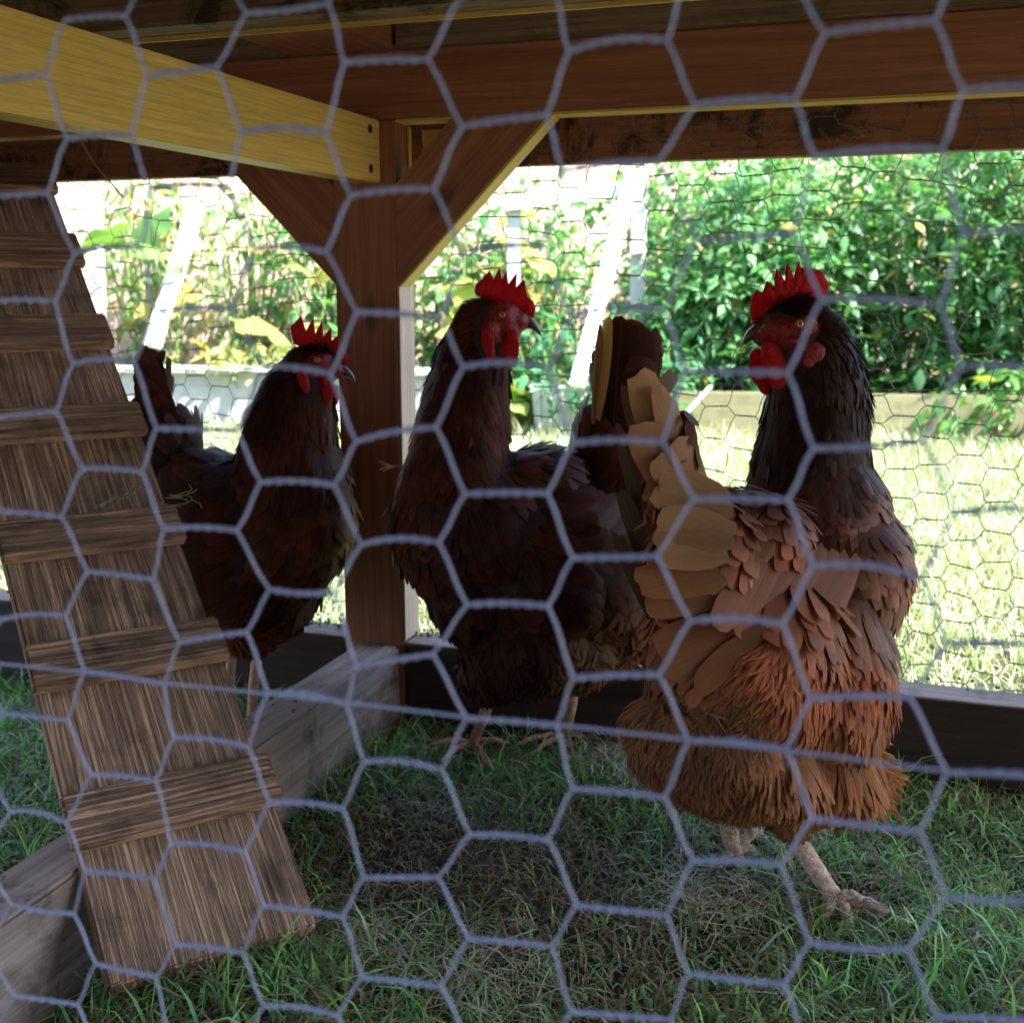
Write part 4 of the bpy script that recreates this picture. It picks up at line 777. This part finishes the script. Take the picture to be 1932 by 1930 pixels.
leg([(1478, 1500, .865), (1508, 1590, .853), (1545, 1650, .838), (1582, 1703, .8225)], .0074, h3, [(1672, 1722, .012), (1606, 1760, .004), (1552, 1742, .004), (1622, 1700, .02)], .0052, M_legp)
leg([(1372, 1520, .90), (1376, 1570, .90), (1386, 1612, .898)], .0074, h3, [(1435, 1568, .028), (1400, 1645, .006), (1350, 1645, .006), (1425, 1612, .01)], .005, M_legp)
# fluffy side tuft
P = np.array([W(1640 + rng.normal(0, 14), 1452 + rng.normal(0, 22), .88 + rng.normal(0, .012)) for _ in range(160)]); n = len(P)
an = np.radians(rng.uniform(15, 85, n)); D = np.cos(an)[:, None] * CR - np.sin(an)[:, None] * CU + rng.normal(0, .12, (n, 3)); D /= np.linalg.norm(D, axis=1)[:, None]
Nn = -CF + rng.normal(0, .3, (n, 3)); Nn -= (Nn * D).sum(1)[:, None] * D; Nn /= np.linalg.norm(Nn, axis=1)[:, None]
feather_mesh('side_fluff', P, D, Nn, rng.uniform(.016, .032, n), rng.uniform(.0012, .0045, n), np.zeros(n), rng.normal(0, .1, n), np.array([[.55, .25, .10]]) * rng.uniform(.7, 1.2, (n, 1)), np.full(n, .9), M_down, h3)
# ------------------------------------------------------------------ garden behind
def fence_line(x): return 5.0 + .16 * x
fence = thing('fence', (0, 5, 0), 'pale upright board fence behind the garden bed', 'fence')
M_fence = wood('fence_board', (.74, .56, .46), (.60, .42, .32), (1.2, 30, 30), .75, .25, dirt=.15, knots=.5)
fx = -3.2; k = 0
while fx < 4.2:
    wbd = random.uniform(.128, .142); y = fence_line(fx + wbd / 2) + (0.0 if k % 2 else .004)
    board('fence_board', (fx + wbd / 2, y, .02), (fx + wbd / 2, y, 1.12 + random.uniform(-.01, .01)), .016, wbd - .006, M_fence, fence, up=(1, .16, 0), bev=.001); fx += wbd; k += 1
for z in (.28, .92): board('rail', (-3.2, fence_line(-3.2) + .035, z), (4.2, fence_line(4.2) + .035, z), .04, .07, M_fence, fence)
board('top_rail', (-3.2, fence_line(-3.2), 1.14), (4.2, fence_line(4.2), 1.14), .07, .03, M_white, fence)
# raised beds
M_bed = wood('bed_board', (.26, .25, .14), (.17, .16, .09), (1.2, 20, 20), .8, .3, dirt=.4)
M_bed2 = wood('grey_bed', (.50, .50, .50), (.38, .38, .38), (1.2, 20, 20), .8, .3, dirt=.4)
def bed(name, xa, ya, xb, yb, h, mat, depth, label):
    b = thing(name, ((xa + xb) / 2, (ya + yb) / 2, 0), label, 'garden bed'); d = Vector((xb - xa, yb - ya, 0)).normalized(); n = Vector((-d.y, d.x, 0))
    A0, B0 = Vector((xa, ya, 0)), Vector((xb, yb, 0)); z = Vector((0, 0, h / 2))
    board('front_board', A0 + z, B0 + z, .03, h, mat, b); board('back_board', A0 + n * depth + z, B0 + n * depth + z, .03, h, mat, b)
    board('end_board', A0 + n * .0155 + z, A0 + n * (depth - .0155) + z, .03, h * .98, mat, b); board('end_board', B0 + n * .0155 + z, B0 + n * (depth - .0155) + z, .03, h * .98, mat, b)
    q = [A0 + n * .015, B0 + n * .015, B0 + n * (depth - .015), A0 + n * (depth - .015)]
    me = bpy.data.meshes.new('soil'); bm = bmesh.new(); bm.faces.new([bm.verts.new(v + Vector((0, 0, h * .85))) for v in q]); bm.to_mesh(me); bm.free(); link('soil', me, gm, b); return b
bd = bed('garden_bed', .34, 3.72, 2.6, 3.34, .15, M_bed, .9, 'long low brown wooden garden bed under the tomato plants at right')
b2 = bed('garden_bed', -1.6, 4.12, -.28, 3.92, .185, M_bed2, .8, 'grey painted garden bed seen between the left hen and the post')
dv = Vector((1.32, -.2, 0)).normalized()
board('top_cap', (-1.62, 4.123 - .01, .195), (-.26, 3.917 - .01, .195), .075, .018, M_white, b2)
# white trellis frames
tr = thing('trellis', tuple(W(1150, 620, 4.0)), 'white painted A-frame trellis leaning among the bean plants', 'trellis')
def bar(name, a, b, w_, t_, mat, parent, up=(0, 0, 1)): return board(name, W(*a), W(*b), w_, t_, mat, parent, up=up, bev=.002)
bar('leg', (1196, 322, 3.85), (1088, 730, 3.5), .02, .047, M_white, tr, up=(1, 0, .26))
bar('leg', (1206, 330, 3.90), (1202, 640, 3.92), .02, .05, M_grey, tr, up=(1, 0, 0))
bar('leg', (970, 390, 3.92), (968, 640, 3.95), .02, .044, M_grey, tr, up=(1, 0, 0))
bar('crossbar', (946, 386, 3.9), (1210, 352, 3.87), .02, .045, M_white, tr)
bar('brace', (1188, 470, 3.885), (1218, 465, 3.885), .02, .04, M_grey, tr)
t2 = thing('trellis', tuple(W(300, 660, 4.2)), 'white leaning trellis post at left above the grey bed', 'trellis')
bar('leg', (372, 385, 4.35), (287, 655, 4.15), .02, .062, M_white, t2, up=(1, 0, .3)); bar('leg', (180, 372, 4.4), (186, 640, 4.4), .02, .05, M_white, t2, up=(1, 0, 0))
# plastic tub
def tub():
    M_tub = plain('tub_plastic', (.55, .57, .55), .35, 0, .5, .1, 8); r = thing('storage_tub', tuple(on_z(1058, 822, 0)), 'grey plastic storage tub standing on the lawn between the hens', 'tub')
    c = on_z(1058, 822, 0); wq, dq, hq = .095, .07, .16; bm = bmesh.new()
    for z, s in ((0, .84), (hq, 1)): pass
    lo = [bm.verts.new((x * wq * .86, y * dq * .86, 0)) for x, y in ((-1, -1), (1, -1), (1, 1), (-1, 1))]; hi = [bm.verts.new((x * wq, y * dq, hq)) for x, y in ((-1, -1), (1, -1), (1, 1), (-1, 1))]
    bm.faces.new(lo[::-1]); [bm.faces.new((lo[i], lo[(i + 1) % 4], hi[(i + 1) % 4], hi[i])) for i in range(4)]
    bmesh.ops.bevel(bm, geom=bm.edges[:], offset=.008, segments=2, affect='EDGES')
    me = bpy.data.meshes.new('tub_body'); bm.to_mesh(me); bm.free(); link('tub_body', me, M_tub, r, Matrix.Translation(c), True)
    board('rim', tuple(c + [-wq - .008, 0, hq + .004]), tuple(c + [wq + .008, 0, hq + .004]), dq * 2 + .016, .014, M_tub, r, bev=.004)
    for i in range(5): board('rib', tuple(c + [-.07 + i * .035, -dq * .95, .03]), tuple(c + [-.075 + i * .0375, -dq * 1.0, hq - .01]), .006, .005, M_tub, r, up=(1, 0, 0), bev=.001)
tub()
sk_ = bpy.data.objects
stick = tubes('garden_stake', [np.array([W(1296, 778, 3.3), W(1340, 730, 3.4)])], .005, M_white, None, 8); tag(stick, 'thin white stake lying aslant at the edge of the lawn', 'stake')

# leaflet outline: serrated, folded along the midrib
def leaflet():
    o = [(0, 0), (.12, .18), (.15, .33), (.26, .34), (.19, .50), (.25, .58), (.13, .70), (.15, .80), (.05, .90), (0, 1.15)]
    V = [(0, 0, 0), (0, .35, 0), (0, .62, 0), (0, .82, -.03), (0, 1.15, -.16)]
    for x, y in o[1:-1]: V.append((x, y, -.10 * x - .06 * y * y))
    n = len(V); R_ = list(range(5, n))
    for x, y in o[1:-1]: V.append((-x, y, -.10 * x - .06 * y * y))
    L_ = list(range(n, len(V)))
    def side(s, flip):
        t = [(0, s[0], s[1]), (0, s[1], 1), (1, s[1], s[2]), (1, s[2], s[3]), (1, s[3], 2), (2, s[3], s[4]), (2, s[4], s[5]), (2, s[5], 3), (3, s[5], s[6]), (3, s[6], s[7]), (3, s[7], 4)]
        return [(a, c, b) if flip else (a, b, c) for a, b, c in t]
    return np.array(V, float), np.array(side(R_, False) + side(L_, True))
LV, LF = leaflet()
def lobed():
    th = np.linspace(-2.6, 2.6, 27); r = .55 + .45 * np.abs(np.cos(th * 1.25)) ** .8 + .05 * np.sin(th * 23)
    V = [(0, 0, 0)] + [(math.sin(a) * q * .62, math.cos(a) * q * .62 + .25, -.14 * q * q + .05 * math.sin(a * 5)) for a, q in zip(th, r)]
    return np.array(V, float), np.array([(0, i + 1, i) for i in range(1, 27)])
BV, BF = lobed()
def rotm(yaw, pitch, roll):
    cy, sy_, cp, sp, cr, sr = np.cos(yaw), np.sin(yaw), np.cos(pitch), np.sin(pitch), np.cos(roll), np.sin(roll); Z = np.zeros_like(yaw); O = np.ones_like(yaw)
    Rz = np.stack([np.stack([cy, -sy_, Z], -1), np.stack([sy_, cy, Z], -1), np.stack([Z, Z, O], -1)], -2)
    Rx = np.stack([np.stack([O, Z, Z], -1), np.stack([Z, cp, -sp], -1), np.stack([Z, sp, cp], -1)], -2)
    Ry = np.stack([np.stack([cr, Z, sr], -1), np.stack([Z, O, Z], -1), np.stack([-sr, Z, cr], -1)], -2)
    return Rz @ Rx @ Ry
def place(V, F, P, Rm, s, col, name, mat, parent):
    n = len(P); A_ = np.einsum('nij,vj->nvi', Rm, V) * s[:, None, None] + P[:, None]
    Ft = (np.arange(n)[:, None, None] * len(V) + F[None]).reshape(-1, F.shape[1])
    o = link(name, npmesh(name, A_.reshape(-1, 3), Ft, col=np.repeat(col, len(V), axis=0)), mat, parent); return o
def compound(P, yaw, s):
    """expand leaf bases into 7 leaflets each"""
    n = len(P); outP, Y_, Pt, Sz = [], [], [], []
    droop = rng.uniform(-.5, .35, n)
    d = np.stack([-np.sin(yaw) * np.cos(droop), np.cos(yaw) * np.cos(droop), np.sin(droop)], 1); sd = np.stack([np.cos(yaw), np.sin(yaw), np.zeros(n)], 1)
    for t, side, k in ((1, 0, 1), (.72, 1, .85), (.72, -1, .85), (.42, 1, .7), (.42, -1, .7), (.15, 1, .45), (.15, -1, .45)):
        p = P + d * (s * 1.5 * t)[:, None] - np.array([0, 0, 1]) * (s * .5 * t * t)[:, None] + sd * (side * s * .08)[:, None]
        outP.append(p); Y_.append(yaw - side * 1.15 + rng.normal(0, .2, n)); Pt.append(droop - .35 * t + rng.normal(0, .35, n)); Sz.append(s * k * rng.uniform(.8, 1.15, n))
    P = np.concatenate(outP); n = len(P); return P, rotm(np.concatenate(Y_), np.concatenate(Pt), rng.normal(0, .45, n)), np.concatenate(Sz)
M_stem = plain('stem', (.16, .24, .08), .6, 0, .3, .3, 50)
def plant(name, base, hgt, rad, nl, size, col, label, cat, group, kind='tomato', lean=(0, 0), var=.35, dryf=.04, fruit=0):
    r = thing(name, tuple(base), label, cat, group); base = np.array(base, float)
    # stems
    paths = []; tips = []
    for i in range(max(4, nl // 45)):
        a = rng.uniform(0, 2 * np.pi); rr = rad * math.sqrt(rng.uniform(0, 1)); e = base + np.array([lean[0] + math.cos(a) * rr, lean[1] + math.sin(a) * rr * .8, hgt * rng.uniform(.6, 1)])
        t = np.linspace(0, 1, 9)[:, None]; p = base + (e - base) * t + np.array([math.cos(a), math.sin(a), 0]) * (np.sin(t * np.pi) * rr * .25) + rng.normal(0, .008, (9, 3)) * t; paths.append(p)
    tubes('stem', paths, [np.linspace(.006, .0025, 9)] * len(paths), M_stem, r, 5)
    AP = np.concatenate(paths); i = rng.integers(0, len(AP), nl); i = i[AP[i, 2] > base[2] + .02]; n = len(i)
    P = AP[i] + rng.normal(0, 1, (n, 3)) * np.array([rad * .28, rad * .22, hgt * .07]); P[:, 2] = np.maximum(P[:, 2], base[2] + .02)
    lump = .75 + .5 * (np.sin(P[:, 0] * 17) * np.sin(P[:, 2] * 19 + 1) > -.1)
    yaw = np.arctan2(P[:, 1] - base[1] - lean[1] * .5, P[:, 0] - base[0] - lean[0] * .5) - np.pi / 2 + rng.normal(0, .7, n); s = size * rng.uniform(.45, 1.55, n)
    if kind == 'tomato': P, Rm, s = compound(P, yaw, s); V, F = LV, LF
    elif kind == 'big': Rm = rotm(yaw, rng.normal(-.3, .45, n), rng.normal(0, .4, n)); V, F = BV, BF
    else: Rm = rotm(yaw, rng.normal(-.2, .6, n), rng.normal(0, .5, n)); V, F = LV, LF
    m = len(P); c = np.array(col)[None] * rng.uniform(1 - var, 1 + var, (m, 1)) * rng.uniform(.9, 1.1, (m, 3)); dr = rng.uniform(0, 1, m) < dryf; c[dr] = np.array([.45, .38, .12]) * rng.uniform(.6, 1.1, (dr.sum(), 1))
    place(V, F, P, Rm, s, c, 'foliage', M_leaf, r)
    for q in range(fruit):
        pp = AP[rng.integers(0, len(AP))] + np.array([rng.normal(0, .06), -rad * .7, 0]); pp[2] = max(pp[2], base[2] + hgt * .3)
        link('tomato', npmesh('tomato', pp + SV * .014, SF), M_tom, r, smooth=True)
G1 = 'tomato plants in the right bed'
TG = (.105, .25, .10)
tp = [(.74, 3.95, .62, .22, 'shorter tomato plant at the near left end of the right bed'), (.95, 4.0, .86, .26, 'tomato plant behind the raised comb of the right hen'), (1.32, 3.95, .95, .28, 'tall tomato plant right of the right hen head'), (1.72, 3.85, .98, .30, 'tomato plant near the right edge of the photo, above the bed board'), (2.15, 3.8, 1.0, .32, 'rightmost tomato plant, cut by the right edge'), (.75, 4.5, .95, .30, 'back row tomato plant climbing beside the fence at the white trellis'), (1.25, 4.6, 1.12, .34, 'back row tomato plant showing above the right hen comb'), (1.8, 4.55, 1.18, .36, 'back row tomato plant against the beam at upper right'), (2.4, 4.4, 1.15, .36, 'back row tomato plant at the far upper right')]
for i, (x, y, h_, r_, lb) in enumerate(tp):
    plant('tomato_plant', (x, y, .12), h_, r_, 1150, .047, np.array(TG) * random.uniform(.85, 1.25), lb, 'tomato plant', G1, lean=(random.uniform(-.05, .05), -.05), fruit=4 if i in (1, 2) else 0)
# sprawling shoots over the bed edge
plant('tomato_plant', (1.55, 3.62, .1), .22, .34, 160, .06, (.10, .24, .06), 'low sprawling shoots hanging over the front board of the right bed', 'tomato plant', G1, dryf=.1)
plant('pepper_plant', (.28, 3.85, .0), .46, .30, 1100, .045, (.07, .22, .10), 'low bushy green plant behind the tails of the middle and right hens', 'plant', None, 'simple')
plant('pepper_plant', (.42, 3.7, .0), .34, .22, 700, .04, (.07, .20, .09), 'small leafy plant at the lawn edge beside the white stake', 'plant', None, 'simple')
plant('bean_plant', (.05, 4.35, .05), .80, .26, 1700, .045, (.10, .24, .09), 'bean plant climbing under the crossbar of the white A-frame trellis', 'bean plant', None, 'simple')
plant('bean_plant', (-.22, 4.3, .1), .60, .22, 1400, .045, (.11, .25, .08), 'bean plant just right of the coop post', 'bean plant', None, 'simple')
plant('squash_plant', (-.12, 4.15, .1), .62, .16, 34, .14, (.36, .40, .10), 'squash plant with large yellowing leaves above the middle hen comb', 'squash plant', None, 'big', dryf=.4)
plant('squash_plant', (-.06, 3.9, .0), .17, .16, 60, .10, (.22, .34, .08), 'low yellow green vine beside the plastic tub', 'squash plant', None, 'big', dryf=.1)
plant('bean_plant', (-.62, 4.4, .15), .86, .26, 1900, .045, (.10, .25, .09), 'dense bean plant above the left hen head, left of the post', 'bean plant', None, 'simple')
plant('bean_plant', (-1.0, 4.5, .15), .84, .24, 1100, .042, (.11, .25, .09), 'thin pale bean plant beside the leaning white trellis post', 'bean plant', None, 'simple', dryf=.2)
plant('bean_plant', (-1.42, 4.6, .15), .88, .24, 900, .042, (.12, .26, .09), 'sparse bean plant at the left beside the ramp', 'bean plant', None, 'simple', dryf=.2)
plant('squash_plant', (-1.25, 4.35, .15), .70, .2, 12, .13, (.16, .30, .08), 'squash leaves beside the upper ramp edge', 'squash plant', None, 'big', dryf=.2)
plant('squash_plant', (-.72, 4.2, .15), .5, .2, 14, .12, (.26, .32, .10), 'squash plant with a few brown and yellow leaves above the left hen', 'squash plant', None, 'big', dryf=.45)
plant('herb_plant', (-.85, 4.15, .15), .14, .3, 260, .05, (.30, .33, .16), 'low dry herbs edging the grey bed', 'plant', None, 'simple', dryf=.45)
# trees and hedge behind the fence, closing the view
for i, (x, y, h_, r_) in enumerate([(-3.6, 7.5, 3.0, 1.3), (-1.2, 8.2, 3.4, 1.5), (1.5, 8.0, 3.2, 1.5), (4.3, 7.6, 3.4, 1.6)]):
    plant('shrub', (x, y, 0), h_, r_, 900, .16, (.06, .13, .04), ['leftmost', 'second', 'third', 'rightmost'][i] + ' shrub behind the board fence, counted from the left', 'shrub', 'shrubs behind the fence', 'simple')

# unseen wall added behind the camera, which keeps the low sky off the run
hw = thing('sky_block_wall', (0, -2.3, 0), 'plain wall added behind the camera to block low sky', 'wall')
board('wall', (-5, -2.3, 1.2), (5, -2.3, 1.2), .2, 2.4, plain('sky_block_face', (.30, .26, .22), .9, var=.1), hw, bev=.01)
